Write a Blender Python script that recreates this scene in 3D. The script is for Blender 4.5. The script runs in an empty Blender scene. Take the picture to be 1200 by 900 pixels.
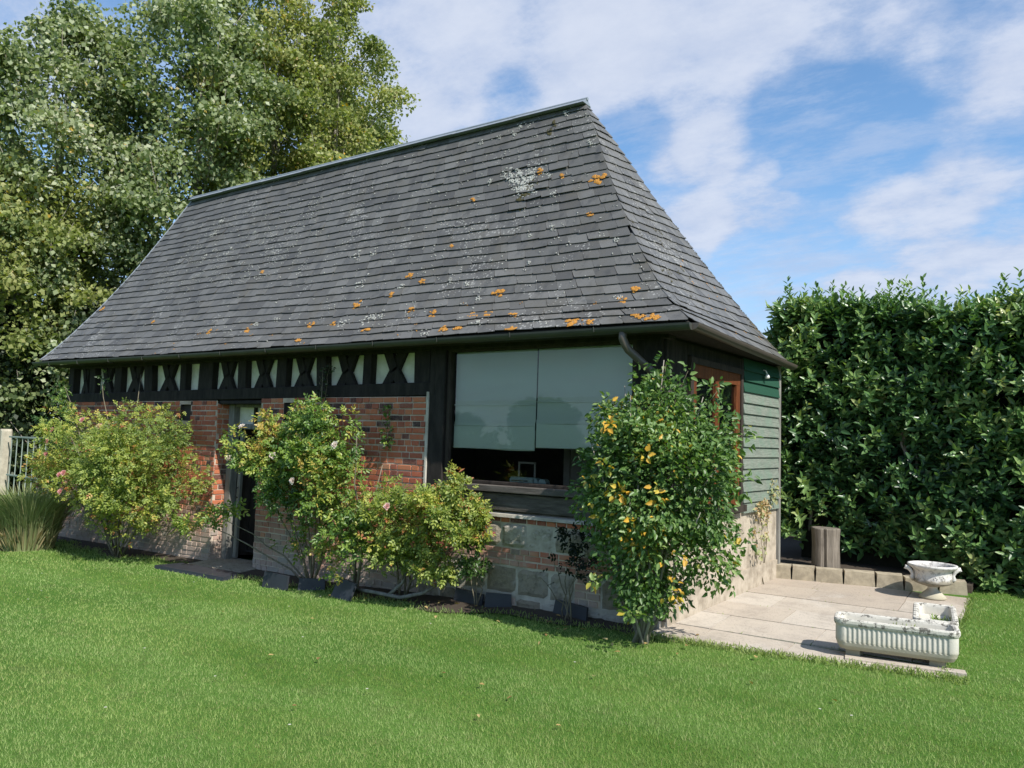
import bpy, math
import numpy as np
from mathutils import Vector
R = math.radians
rng = np.random.default_rng(7)
scn = bpy.context.scene
col = scn.collection

# ------------------------------------------------------------------ camera
CAM = np.array([2.6967, -6.3705, 1.6])
YAW, PITCH, ROLL, FPX = R(34.281), R(4.2425), R(1.756), 896.26
fwd = Vector((-math.sin(YAW)*math.cos(PITCH), math.cos(YAW)*math.cos(PITCH), math.sin(PITCH)))
rt0 = Vector((math.cos(YAW), math.sin(YAW), 0)); up0 = rt0.cross(fwd)
rt = rt0*math.cos(ROLL) + up0*math.sin(ROLL); up = -rt0*math.sin(ROLL) + up0*math.cos(ROLL)
cd = bpy.data.cameras.new('camera'); cam = bpy.data.objects.new('camera', cd); col.objects.link(cam)
from mathutils import Matrix
cam.matrix_world = Matrix(((rt.x, up.x, -fwd.x, CAM[0]), (rt.y, up.y, -fwd.y, CAM[1]), (rt.z, up.z, -fwd.z, CAM[2]), (0, 0, 0, 1)))
cd.sensor_width = 36; cd.lens = FPX/1200*36; cd.clip_start = .05; cd.clip_end = 2000
scn.camera = cam

# ------------------------------------------------------------------ sun, sky, exposure
SUN = Vector((1.0, -.31, 1.04)).normalized()
sd = bpy.data.lights.new('sun', 'SUN'); sd.energy = 3.5; sd.angle = R(.5); sd.color = (1, .95, .87)
so = bpy.data.objects.new('sun', sd); col.objects.link(so)
so.rotation_euler = (-SUN).to_track_quat('-Z', 'Y').to_euler(); so.location = (20, -5, 20)
scn.view_settings.view_transform = 'Standard'; scn.view_settings.look = 'None'
scn.view_settings.exposure = 0.9; scn.view_settings.gamma = 1

class NT:
    """small node-tree helper"""
    def __init__(s, tree): s.t = tree; s.n = tree.nodes; s.l = tree.links; s.n.clear()
    def add(s, typ, ins=None, **kw):
        n = s.n.new(typ)
        for k, v in kw.items(): setattr(n, k, v)
        for k, v in (ins or {}).items():
            sk = n.inputs[k]
            if isinstance(v, bpy.types.NodeSocket): s.l.new(v, sk)
            else: sk.default_value = v
        return n
    def math(s, op, a, b=0.0, c=0.0, clamp=False):
        return s.add('ShaderNodeMath', {0: a, 1: b, 2: c}, operation=op, use_clamp=clamp).outputs[0]
    def ramp(s, fac, stops, interp='LINEAR'):
        n = s.add('ShaderNodeValToRGB', {0: fac}); cr = n.color_ramp; cr.interpolation = interp
        while len(cr.elements) < len(stops): cr.elements.new(.5)
        for e, (p, c) in zip(cr.elements, stops):
            e.position = p; e.color = (*c, 1) if hasattr(c, '__len__') else (c, c, c, 1)
        return n.outputs[0]
    def mix(s, f, a, b, blend='MIX'):
        n = s.add('ShaderNodeMix', data_type='RGBA', blend_type=blend)
        for k, v in ((0, f), (6, a), (7, b)):
            if isinstance(v, bpy.types.NodeSocket): s.l.new(v, n.inputs[k])
            elif k and not isinstance(v, (int, float)): n.inputs[k].default_value = (*v, 1)
            else: n.inputs[k].default_value = v
        return n.outputs[2]
    def noise(s, vec, scale, detail=4, rough=.55, out=0, **kw):
        return s.add('ShaderNodeTexNoise', {'Vector': vec, 'Scale': scale, 'Detail': detail, 'Roughness': rough}, **kw).outputs[out]
    def pos(s): return s.add('ShaderNodeNewGeometry').outputs['Position']
    def scaled(s, vec, sc): return s.add('ShaderNodeVectorMath', {0: vec, 1: sc}, operation='MULTIPLY').outputs[0]
    def attr(s, name): return s.add('ShaderNodeAttribute', attribute_name=name).outputs['Fac']
    def mrange(s, v, a, b, c=0., d=1., smooth=True):
        return s.add('ShaderNodeMapRange', {0: v, 1: a, 2: b, 3: c, 4: d}, interpolation_type='SMOOTHSTEP' if smooth else 'LINEAR').outputs[0]

w = bpy.data.worlds.new('World'); scn.world = w; w.use_nodes = True
W = NT(w.node_tree)
sky = W.add('ShaderNodeTexSky', sky_type='NISHITA', sun_disc=False, sun_elevation=math.asin(SUN.z),
            sun_rotation=math.atan2(SUN.x, SUN.y), air_density=1.0, dust_density=.6, ozone_density=2.0)
SKYS = .092
direc = W.add('ShaderNodeTexCoord').outputs['Generated']
dn = W.add('ShaderNodeVectorMath', {0: direc}, operation='NORMALIZE').outputs[0]
sep = W.add('ShaderNodeSeparateXYZ', {0: dn})
zz = W.math('ADD', W.math('MAXIMUM', sep.outputs[2], 0.), .22)
pr = W.add('ShaderNodeCombineXYZ', {0: W.math('DIVIDE', sep.outputs[0], zz), 1: W.math('DIVIDE', sep.outputs[1], zz), 2: 0.0}).outputs[0]
n1 = W.noise(pr, 2.1, 8, .62, noise_dimensions='3D', normalize=True)
n2 = W.noise(W.scaled(pr, (1, 1.3, 1)), 5.2, 8, .66)
dens = W.math('ADD', W.math('MULTIPLY', n1, 1.15), W.math('MULTIPLY', n2, .55))
def skydir(px, py):
    d = np.array(fwd) + (px-600)/FPX*np.array(rt) - (py-450)/FPX*np.array(up); return d/np.linalg.norm(d)
# cloud banks: direction, angular radius (radians), weight
for px, py, rad, wt in [(620, 40, .20, .34), (470, 60, .16, .28), (790, 20, .17, .30), (930, 10, .14, .22), (480, 155, .07, .30),
                        (835, 170, .055, .30), (790, 185, .045, .22), (870, 250, .085, .24), (820, 262, .05, .2), (1130, 40, .12, .26), (1195, 90, .06, .2),
                        (1120, 345, .17, .34), (960, 370, .10, .2), (1030, 225, .05, .16), (1120, 215, .06, .14), (10, 20, .12, .3),
                        (1000, 150, .10, -.30), (740, 150, .06, -.32), (600, 118, .05, -.25), (870, 315, .05, -.3), (960, 190, .05, -.2), (930, 110, .06, -.2)]:
    c = skydir(px, py)
    dt = W.add('ShaderNodeVectorMath', {0: dn, 1: tuple(c)}, operation='DOT_PRODUCT').outputs['Value']
    b = W.mrange(dt, math.cos(rad), math.cos(rad*.1), 0, wt*.8)
    dens = W.math('ADD', dens, b)
mask = W.mrange(dens, .77, 1.16)
veil = W.math('MULTIPLY', W.mrange(W.noise(W.scaled(pr, (1, 2.2, 1)), 2.6, 7, .7), .40, .66), .5)
low = W.mrange(sep.outputs[2], .36, .02, 0, .62)
mask = W.math('MAXIMUM', mask, W.math('ADD', veil, low, clamp=True))
hi = W.mrange(n2, .35, .7)
ccol = W.mix(W.mrange(dens, .95, 1.35), (3.0, 3.55, 4.75), (3.75, 4.15, 5.05))
ccol = W.mix(W.math('MULTIPLY', hi, .35), ccol, (5.0, 5.25, 5.8))
skyc = W.mix(1.0, sky.outputs[0], (.86, 1.08, 1.18), 'MULTIPLY')
skyc = W.mix(W.math('MULTIPLY', mask, .92), skyc, ccol)
bg = W.add('ShaderNodeBackground', {0: skyc, 1: SKYS})
W.l.new(bg.outputs[0], W.add('ShaderNodeOutputWorld').inputs[0])

# ------------------------------------------------------------------ mesh helpers
ORG = {}
def link(o, parent=None):
    col.objects.link(o)
    if parent is not None: o.parent = parent
    return o
def tag(o, label=None, cat=None, group=None, kind=None):
    if label: o['label'] = label
    if cat: o['category'] = cat
    if group: o['group'] = group
    if kind: o['kind'] = kind
    return o
def thing(name, label, cat, loc, group=None):
    o = bpy.data.objects.new(name, None); link(o); o.location = loc; o.empty_display_size = .2
    ORG[o.name] = np.array(loc, float)
    return tag(o, label, cat, group)
def org(o): return ORG.get(o.name, np.zeros(3)) if o is not None else np.zeros(3)

def mesh_np(name, V, F, mat, parent=None, tint=None, smooth=False, origin=None):
    """V (n,3), F list of (m,k) index arrays; one object"""
    V = np.asarray(V, np.float32); off = org(parent) if parent is not None else (np.array(origin, float) if origin is not None else np.zeros(3))
    if not isinstance(F, (list, tuple)): F = [F]
    me = bpy.data.meshes.new(name)
    me.vertices.add(len(V)); me.vertices.foreach_set('co', (V-off).astype(np.float32).ravel())
    tot = sum(f.size for f in F); nf = sum(len(f) for f in F)
    me.loops.add(tot); me.polygons.add(nf)
    me.loops.foreach_set('vertex_index', np.concatenate([f.ravel() for f in F]).astype(np.int32))
    ls = np.concatenate([np.full(len(f), f.shape[1]) for f in F]); st = np.concatenate([[0], np.cumsum(ls)[:-1]])
    me.polygons.foreach_set('loop_start', st.astype(np.int32))
    if smooth: me.polygons.foreach_set('use_smooth', np.ones(nf, bool))
    if tint is not None:
        a = me.attributes.new('tint', 'FLOAT', 'FACE'); a.data.foreach_set('value', np.asarray(tint, np.float32))
    me.update(calc_edges=True); me.validate()
    if mat: me.materials.append(mat)
    o = bpy.data.objects.new(name, me); link(o, parent)
    if parent is None: o.location = off
    ORG[o.name] = off
    return o

class MB:
    def __init__(s): s.v = []; s.f = []; s.t = []
    def face(s, pts, t=.5):
        i = len(s.v); s.v += [tuple(p) for p in pts]; s.f.append(tuple(range(i, i+len(pts)))); s.t.append(t)
    def poly(s, V, F, t=.5):
        i = len(s.v); s.v += [tuple(p) for p in V]
        for f in F: s.f.append(tuple(a+i for a in f)); s.t.append(t)
    def hexa(s, b, t4, t=.5):       # bottom 4 pts (ccw), top 4 pts
        s.poly(list(b)+list(t4), [(3, 2, 1, 0), (4, 5, 6, 7), (0, 1, 5, 4), (1, 2, 6, 5), (2, 3, 7, 6), (3, 0, 4, 7)], t)
    def box(s, x0, x1, y0, y1, z0, z1, t=.5):
        s.hexa([(x0, y0, z0), (x1, y0, z0), (x1, y1, z0), (x0, y1, z0)], [(x0, y0, z1), (x1, y0, z1), (x1, y1, z1), (x0, y1, z1)], t)
    def beam(s, a, b, wd, th, side=(0, 1, 0), t=.5, bev=.006, w2=None):
        """bevelled bar from a to b; th along 'side', wd across"""
        a = Vector(a); b = Vector(b); d = (b-a).normalized(); sd_ = Vector(side); sd_ = (sd_-d*sd_.dot(d)).normalized(); u = d.cross(sd_)
        w2 = w2 or wd
        def ring(p, ww):
            h, k = ww/2, th/2; e = min(bev, h*.4, k*.4)
            return [p+u*x+sd_*y for x, y in ((-h+e, -k), (h-e, -k), (h, -k+e), (h, k-e), (h-e, k), (-h+e, k), (-h, k-e), (-h, -k+e))]
        r0, r1 = ring(a, wd), ring(b, w2)
        s.poly(r0+r1, [(7, 6, 5, 4, 3, 2, 1, 0), tuple(range(8, 16))]+[(i, (i+1) % 8, 8+(i+1) % 8, 8+i) for i in range(8)], t)
    def tube(s, pts, rad, n=6, t=.5, cap=True):
        pts = [Vector(p) for p in pts]; m = len(pts)
        if not hasattr(rad, '__len__'): rad = [rad]*m
        V = []; prev = None
        for i, p in enumerate(pts):
            d = (pts[min(i+1, m-1)]-pts[max(i-1, 0)]).normalized()
            if prev is None: prev = d.orthogonal().normalized()
            u = (prev-d*prev.dot(d)); u = u.normalized() if u.length > 1e-5 else d.orthogonal().normalized(); prev = u; q = d.cross(u)
            V += [p+(u*math.cos(2*math.pi*k/n)+q*math.sin(2*math.pi*k/n))*rad[i] for k in range(n)]
        F = [(i*n+k, i*n+(k+1) % n, (i+1)*n+(k+1) % n, (i+1)*n+k) for i in range(m-1) for k in range(n)]
        if cap: F += [tuple(range(n-1, -1, -1)), tuple((m-1)*n+k for k in range(n))]
        s.poly(V, F, t)
    def lathe(s, prof, c, n=40, t=.5):
        V = [(c[0]+r*math.cos(2*math.pi*k/n), c[1]+r*math.sin(2*math.pi*k/n), c[2]+z) for r, z in prof for k in range(n)]
        F = [(i*n+k, i*n+(k+1) % n, (i+1)*n+(k+1) % n, (i+1)*n+k) for i in range(len(prof)-1) for k in range(n)]
        s.poly(V, F, t)
    def build(s, name, mat, parent=None, smooth=False, origin=None, auto=None):
        me = bpy.data.meshes.new(name); off = org(parent) if parent is not None else (np.array(origin, float) if origin is not None else np.zeros(3))
        me.from_pydata([(x-off[0], y-off[1], z-off[2]) for x, y, z in s.v], [], s.f)
        a = me.attributes.new('tint', 'FLOAT', 'FACE'); a.data.foreach_set('value', s.t)
        if smooth: me.polygons.foreach_set('use_smooth', [True]*len(me.polygons))
        if mat: me.materials.append(mat)
        o = bpy.data.objects.new(name, me); link(o, parent)
        if parent is None: o.location = off
        ORG[o.name] = off
        return o

def unit(a): return a/np.maximum(np.linalg.norm(a, axis=1, keepdims=True), 1e-9)
def rdir(n): return unit(rng.normal(size=(n, 3)))
def ball(n, c, r, shell=.5):
    """points in an ellipsoid, biased to the outside"""
    d = rdir(n); u = rng.random((n, 1))**(shell/1.5)
    return np.array(c)+d*u*np.array(r)
def leaf_arrays(P, D, N, L, Wd, fold=.25, droop=.15, fine=True):
    n = len(P); L = np.broadcast_to(np.asarray(L, float).reshape(-1, 1), (n, 1)); Wd = np.broadcast_to(np.asarray(Wd, float).reshape(-1, 1), (n, 1))
    D = unit(D); S = unit(np.cross(D, N)); N = np.cross(S, D)
    if fine:
        vs = [P, P+D*L*.3-S*Wd*.48+N*fold*Wd*.5, P+D*L*.72-S*Wd*.34+N*(fold*Wd*.35-droop*L*.35), P+D*L-N*droop*L,
              P+D*L*.72+S*Wd*.34+N*(fold*Wd*.35-droop*L*.35), P+D*L*.3+S*Wd*.48+N*fold*Wd*.5]
        V = np.stack(vs, 1).reshape(-1, 3); b = (np.arange(n)*6)[:, None]
        F = np.stack([b+np.array([0, 3, 2, 1]), b+np.array([0, 5, 4, 3])], 1).reshape(-1, 4)
        return V, F, 2
    vs = [P, P+D*L*.45-S*Wd*.5+N*fold*Wd*.4, P+D*L-N*droop*L, P+D*L*.45+S*Wd*.5+N*fold*Wd*.4]
    V = np.stack(vs, 1).reshape(-1, 3); b = (np.arange(n)*4)[:, None]
    return V, b+np.array([0, 3, 2, 1]), 1
def leaf_mesh(name, P, D, N, L, Wd, tint, mat, parent, **kw):
    V, F, k = leaf_arrays(P, D, N, L, Wd, **kw)
    return mesh_np(name, V, F, mat, parent, np.repeat(tint, k))
def noise3(P, s, seed=0):
    """cheap smooth pseudo-noise in [-1,1]"""
    P = np.asarray(P)*s+seed*7.3
    return (np.sin(P[..., 0]*1.7+1.3*np.sin(P[..., 1]*1.1+seed))*np.cos(P[..., 1]*1.9+np.sin(P[..., 2]*1.3))+np.sin(P[..., 2]*2.3+P[..., 0]*.7+seed))*.5

# ------------------------------------------------------------------ materials
def mat(name):
    m = bpy.data.materials.new(name); m.use_nodes = True; return m, NT(m.node_tree)
def finish(T, base, rough=.8, bump=None, bstr=.3, bdist=.01, spec=.35, **kw):
    ins = {'Base Color': base, 'Roughness': rough, 'Specular IOR Level': spec}; ins.update(kw)
    if not isinstance(base, bpy.types.NodeSocket): ins['Base Color'] = (*base, 1)
    b = T.add('ShaderNodeBsdfPrincipled', ins)
    if bump is not None:
        bn = T.add('ShaderNodeBump', {'Strength': bstr, 'Distance': bdist, 'Height': bump}); T.l.new(bn.outputs[0], b.inputs['Normal'])
    T.l.new(b.outputs[0], T.add('ShaderNodeOutputMaterial').inputs[0]); return b
def leafmat(name, stops, rough=.5, trans=.35, spec=.4, tcol=None, nscale=1.2, amt=.25):
    m, T = mat(name); t = T.attr('tint')
    nz = T.noise(T.pos(), nscale, 3)
    f = T.math('ADD', t, T.math('MULTIPLY', T.math('SUBTRACT', nz, .5), amt), clamp=True)
    c = T.ramp(f, stops)
    p = T.add('ShaderNodeBsdfPrincipled', {'Base Color': c, 'Roughness': rough, 'Specular IOR Level': spec})
    tc = T.mix(1.0, c, tcol or (1.35, 1.5, .6), 'MULTIPLY')
    tr = T.add('ShaderNodeBsdfTranslucent', {0: tc})
    mx = T.add('ShaderNodeMixShader', {0: trans, 1: p.outputs[0], 2: tr.outputs[0]})
    T.l.new(mx.outputs[0], T.add('ShaderNodeOutputMaterial').inputs[0]); return m

def m_ground():
    m, T = mat('lawn_soil_and_turf'); p = T.pos()
    big = T.noise(T.scaled(p, (.35, 1.1, 1)), 1.0, 4); fine = T.noise(p, 60, 4, .7); mid = T.noise(p, 5, 4)
    c = T.mix(T.mrange(big, .35, .65), (.085, .19, .028), (.13, .25, .045))
    c = T.mix(T.mrange(mid, .5, .75, 0, .5), c, (.15, .18, .06))
    c = T.mix(T.mrange(fine, .35, .7, .5, 0), c, (.04, .07, .015))
    finish(T, c, .95, T.noise(p, 90, 4, .7), .8, .02, .1); return m
def m_blade():
    m, T = mat('grass_blade'); p = T.pos(); t = T.attr('tint')
    # mowing bands and dry patches belong to the turf itself
    ang = T.add('ShaderNodeVectorRotate', {'Vector': p, 'Angle': R(-12)}, rotation_type='Z_AXIS').outputs[0]
    big = T.noise(T.scaled(ang, (.25, 1.0, 1)), 1.05, 4); dry = T.noise(p, 1.6, 5, .6)
    c = T.mix(T.mrange(big, .38, .62), (.180, .250, .055), (.315, .385, .130))
    yy = T.add('ShaderNodeSeparateXYZ', {0: p}).outputs[1]; wob = T.math('MULTIPLY', T.noise(T.scaled(p, (.25, .25, 1)), 1.5, 3), 2.2)
    band = T.math('SINE', T.math('MULTIPLY', T.math('ADD', yy, wob), 5.2))
    c = T.mix(T.mrange(band, -.5, .7, 0, .6), c, (.31, .40, .155))
    c = T.mix(T.mrange(dry, .50, .70, 0, .8), c, (.33, .38, .14))
    c = T.mix(T.mrange(t, .0, 1., .0, .4), c, (.22, .37, .08))
    c = T.mix(T.mrange(t, .93, .96, 0, .8), c, (.36, .33, .16))
    pb = T.add('ShaderNodeBsdfPrincipled', {'Base Color': c, 'Roughness': .55, 'Specular IOR Level': .25})
    tr = T.add('ShaderNodeBsdfTranslucent', {0: T.mix(1.0, c, (1.2, 1.4, .6), 'MULTIPLY')})
    mx = T.add('ShaderNodeMixShader', {0: .3, 1: pb.outputs[0], 2: tr.outputs[0]})
    T.l.new(mx.outputs[0], T.add('ShaderNodeOutputMaterial').inputs[0]); return m
def m_brick():
    m, T = mat('old_red_brick'); t = T.attr('tint'); p = T.pos(); z = T.add('ShaderNodeSeparateXYZ', {0: p}).outputs[2]
    c = T.ramp(t, [(0, (.035, .025, .028)), (.12, (.09, .04, .035)), (.3, (.25, .075, .05)), (.55, (.42, .11, .055)), (.8, (.50, .16, .07)), (1, (.44, .21, .12))])
    c = T.mix(T.mrange(T.noise(p, 40, 5, .7), .35, .75, 0, .45), c, (.33, .21, .16))
    g = T.math('ADD', z, T.math('MULTIPLY', T.math('SUBTRACT', T.noise(p, 2.2, 5), .5), 1.5))
    c = T.mix(T.mrange(g, -.05, .85, .82, 0), c, (.42, .37, .32))
    c = T.mix(T.mrange(T.noise(p, 9, 6, .7), .58, .7, 0, .5), c, (.42, .37, .31))
    finish(T, c, .9, T.noise(p, 120, 5, .7), .5, .006, .2); return m
def m_mortar(c0=(.56, .47, .38), c1=(.38, .30, .23), name='lime_mortar'):
    m, T = mat(name); p = T.pos()
    c = T.mix(T.mrange(T.noise(p, 6, 6, .65), .35, .7), c0, c1)
    finish(T, c, .95, T.noise(p, 80, 5, .7), .6, .008, .15); return m
def m_block():
    m, T = mat('weathered_stone_block'); p = T.pos(); t = T.attr('tint')
    c = T.ramp(t, [(0, (.27, .23, .17)), (.5, (.37, .33, .27)), (1, (.47, .44, .38))])
    c = T.mix(T.mrange(T.noise(p, 14, 6, .7), .45, .72, 0, .7), c, (.12, .105, .08))
    c = T.mix(T.mrange(T.noise(p, 5, 6, .7), .55, .72, 0, .7), c, (.36, .34, .30))
    finish(T, c, .95, T.noise(p, 35, 7, .75), .9, .02, .15); return m
def m_wood(name, c0, c1, sc=(1, 1, 1), rough=.85, k=1., spec=.25):
    m, T = mat(name); p = T.scaled(T.pos(), sc); t = T.attr('tint')
    n = T.noise(p, 14, 7, .7)
    c = T.mix(T.mrange(n, .3, .75), c0, c1)
    c = T.mix(T.math('MULTIPLY', t, .45), c, c1)
    finish(T, c, rough, n, .6*k, .012, spec); return m
def m_slate():
    m, T = mat('roof_slate'); t = T.attr('tint'); p = T.pos()
    c = T.ramp(t, [(0, (.078, .075, .070)), (.5, (.114, .111, .104)), (1, (.150, .146, .137))])
    c = T.mix(T.mrange(T.noise(p, 3.5, 6, .65), .45, .7, 0, .55), c, (.105, .095, .075))
    c = T.mix(T.mrange(T.noise(T.scaled(p, (4, 4, .8)), 2.2, 4), .5, .72, 0, .5), c, (.045, .046, .046))
    # pale crustose lichen: fine speckle, thicker in some patches
    vor = T.add('ShaderNodeTexVoronoi', {'Vector': p, 'Scale': 17.0, 'Randomness': 1.0}, feature='F1')
    vor.inputs['Scale'].default_value = 30.0
    gate = T.noise(p, 1.15, 4, .6)
    rad = T.mrange(gate, .44, .70, .02, .54)
    rnd = T.add('ShaderNodeSeparateColor', {0: vor.outputs['Color']}).outputs[0]
    wob = T.math('ADD', vor.outputs['Distance'], T.math('MULTIPLY', T.noise(p, 90, 3, .7), .22))
    sp = T.math('LESS_THAN', wob, T.math('MULTIPLY', T.math('ADD', rad, .06), T.math('ADD', rnd, .25)))
    c = T.mix(T.math('MULTIPLY', sp, .62), c, (.36, .355, .33))
    finish(T, c, .52, T.noise(p, 45, 6, .7), .35, .006, .45); return m
def m_lichen(name, a, b):
    m, T = mat(name); p = T.pos(); c = T.mix(T.noise(p, 60, 4, .7), a, b)
    finish(T, c, .95, T.noise(p, 120, 4, .7), .8, .01, .1); return m
def m_plain(name, c, rough=.6, sc=8, amt=.5, bump=.2, spec=.4, metal=0.):
    m, T = mat(name); p = T.pos(); n = T.noise(p, sc, 6, .65)
    cc = T.mix(T.math('MULTIPLY', T.mrange(n, .3, .7), amt), c, tuple(x*.55 for x in c))
    finish(T, cc, rough, n, bump, .006, spec, Metallic=metal); return m
def m_siding():
    m, T = mat('peeling_green_boards'); p = T.pos(); t = T.attr('tint')
    n = T.noise(T.scaled(p, (1, 2, 26)), 4, 6, .7)
    grey = T.mix(T.mrange(n, .3, .7), (.12, .138, .115), (.22, .245, .205))
    grey = T.mix(T.mrange(T.noise(p, 5, 5), .4, .7, 0, .6), grey, (.13, .20, .15))
    c = T.mix(T.mrange(t, .6, .9), grey, (.016, .065, .040))  # green paint of the top boards, darkened with the eave's shade
    finish(T, c, .8, n, .5, .008, .25); return m
def m_glass():
    m, T = mat('window_glass'); fr = T.add('ShaderNodeFresnel', {'IOR': 1.52})
    f = T.math('MULTIPLY', fr.outputs[0], 1.35, clamp=True)
    tr = T.add('ShaderNodeBsdfTransparent', {0: (.94, .97, .95, 1)}); gl = T.add('ShaderNodeBsdfGlossy', {'Roughness': .01})
    bn = T.add('ShaderNodeBump', {'Strength': .05, 'Distance': .02, 'Height': T.noise(T.pos(), 1.6, 2)}); T.l.new(bn.outputs[0], gl.inputs['Normal'])
    T.l.new(T.add('ShaderNodeMixShader', {0: f, 1: tr.outputs[0], 2: gl.outputs[0]}).outputs[0], T.add('ShaderNodeOutputMaterial').inputs[0]); return m
def m_fabric():
    m, T = mat('pale_green_blind_fabric'); p = T.pos()
    c = T.mix(T.noise(T.scaled(p, (1, 1, 1)), 4, 4), (.70, .76, .68), (.76, .82, .74))
    c = T.mix(T.math('MULTIPLY', T.attr('tint'), .9), (.54, .60, .53), c)
    b = T.add('ShaderNodeBsdfDiffuse', {0: c}); tr = T.add('ShaderNodeBsdfTranslucent', {0: c})
    T.l.new(T.add('ShaderNodeMixShader', {0: .25, 1: b.outputs[0], 2: tr.outputs[0]}).outputs[0], T.add('ShaderNodeOutputMaterial').inputs[0]); return m
def m_slab():
    m, T = mat('worn_paving_slab'); p = T.pos(); t = T.attr('tint')
    c = T.ramp(t, [(0, (.40, .335, .27)), (.5, (.47, .41, .34)), (1, (.51, .46, .395))])
    c = T.mix(T.mrange(T.noise(p, 3.2, 7, .75), .42, .70, 0, .65), c, (.30, .26, .22)); c = T.mix(T.mrange(T.noise(p, 1.7, 5, .7), .55, .7, 0, .5), c, (.55, .51, .46))
    c = T.mix(T.mrange(T.noise(p, 55, 3, .7), .56, .68, 0, .55), c, (.16, .15, .13))
    finish(T, c, .92, T.noise(p, 70, 5, .75), .6, .008, .2); return m
def m_concrete(name='weathered_white_concrete', base=(.56, .535, .47), dirt=(.30, .27, .17), z0=.07, z1=.23):
    m, T = mat(name); p = T.pos(); z = T.add('ShaderNodeSeparateXYZ', {0: p}).outputs[2]; t = T.attr('tint')
    c = T.mix(T.mrange(T.noise(p, 7, 6, .7), .4, .7, 0, .5), base, tuple(x*.72 for x in base))
    g = T.math('ADD', z, T.math('MULTIPLY', T.math('SUBTRACT', T.noise(p, 9, 5), .5), .12))
    c = T.mix(T.mrange(g, z0, z1, .75, 0), c, dirt)
    rim = T.math('MULTIPLY', T.mrange(t, .7, .9), T.mrange(T.noise(p, 24, 5, .7), .5, .6))
    c = T.mix(T.math('MULTIPLY', rim, .85), c, (.06, .055, .045))
    c = T.mix(T.mrange(T.noise(p, 30, 5, .75), .64, .72, 0, .7), c, (.09, .085, .07))
    finish(T, c, .85, T.noise(p, 60, 6, .7), .5, .006, .3); return m

M = dict(ground=m_ground(), blade=m_blade(), brick=m_brick(), mortar=m_mortar(), block=m_block(),
    stone_mortar=m_mortar((.52, .48, .41), (.34, .31, .26), 'pale_stone_mortar'),
    render=m_mortar((.46, .40, .32), (.26, .22, .17), 'stained_lime_render'),
    plaster=m_mortar((.74, .73, .62), (.58, .57, .46), 'old_cream_plaster'),
    timber=m_wood('black_timber', (.010, .009, .008), (.035, .030, .026), (1, 1, .25)),
    beam=m_wood('grey_brown_sill_timber', (.045, .038, .033), (.14, .125, .11), (.25, 1, 1.6)),
    greywood=m_wood('silvered_wood', (.09, .088, .08), (.27, .26, .235), (1.5, 1.5, .2)),
    darkwood=m_wood('dark_brown_wood', (.016, .012, .01), (.05, .04, .032), (1, 1, .3)),
    orange=m_wood('orange_varnished_wood', (.07, .022, .010), (.17, .055, .020), (1.5, 1.5, .25), .5),  # varnish colour darkened to stand in for the eave shadow
    stump=m_wood('weathered_log', (.10, .085, .068), (.26, .225, .185), (3, 3, .25), .9, 1.6),
    slate=m_slate(), deck=m_plain('roof_deck', (.03, .028, .026), .9),
    lich_o=m_lichen('orange_lichen', (.55, .24, .04), (.38, .20, .06)), lich_w=m_lichen('pale_lichen', (.50, .50, .46), (.30, .30, .27)),
    moss=m_lichen('roof_moss', (.10, .09, .04), (.05, .045, .025)),
    zinc=m_plain('grey_blue_zinc', (.30, .33, .36), .5, 6, .35, .15, .5, .3), gutter=m_plain('dull_grey_gutter', (.050, .052, .045), .5, 5, .5, .15, .4),
    gutter_b=m_plain('brown_gutter', (.085, .070, .058), .42, 5, .4, .15, .5), siding=m_siding(), glass=m_glass(), fabric=m_fabric(),
    slab=m_slab(), concrete=m_concrete(), urnmat=m_concrete('white_urn_concrete', (.62, .60, .57), (.15, .12, .06), .26, .30),
    wallstone=m_block(), soil=m_plain('dark_soil', (.06, .045, .032), .95, 20, .6, 1.),
    edging=m_plain('dark_slate_tile', (.028, .033, .042), .5, 9, .5, .3, .4), rail=m_plain('pale_green_rail_paint', (.28, .34, .30), .5, 9, .3, .1),
    post=m_plain('lichened_concrete_post', (.46, .42, .33), .9, 9, .6, .6), bark=m_wood('tree_bark', (.14, .12, .09), (.36, .33, .28), (2, 2, .5)),
    twig=m_wood('rose_stem_bark', (.09, .08, .05), (.24, .21, .15), (2, 2, 1)), inner=m_plain('room_wall', (.30, .27, .23), .9, 3, .3),
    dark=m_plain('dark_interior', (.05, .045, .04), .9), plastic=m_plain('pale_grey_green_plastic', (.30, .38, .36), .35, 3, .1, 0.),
    black=m_plain('black_plastic', (.012, .012, .012), .4), white=m_plain('white_paint', (.7, .7, .68), .5, 6, .15))
M['wallstone'] = m_plain('low_wall_stone', (.42, .36, .26), .95, 11, .85, .8)
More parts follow.
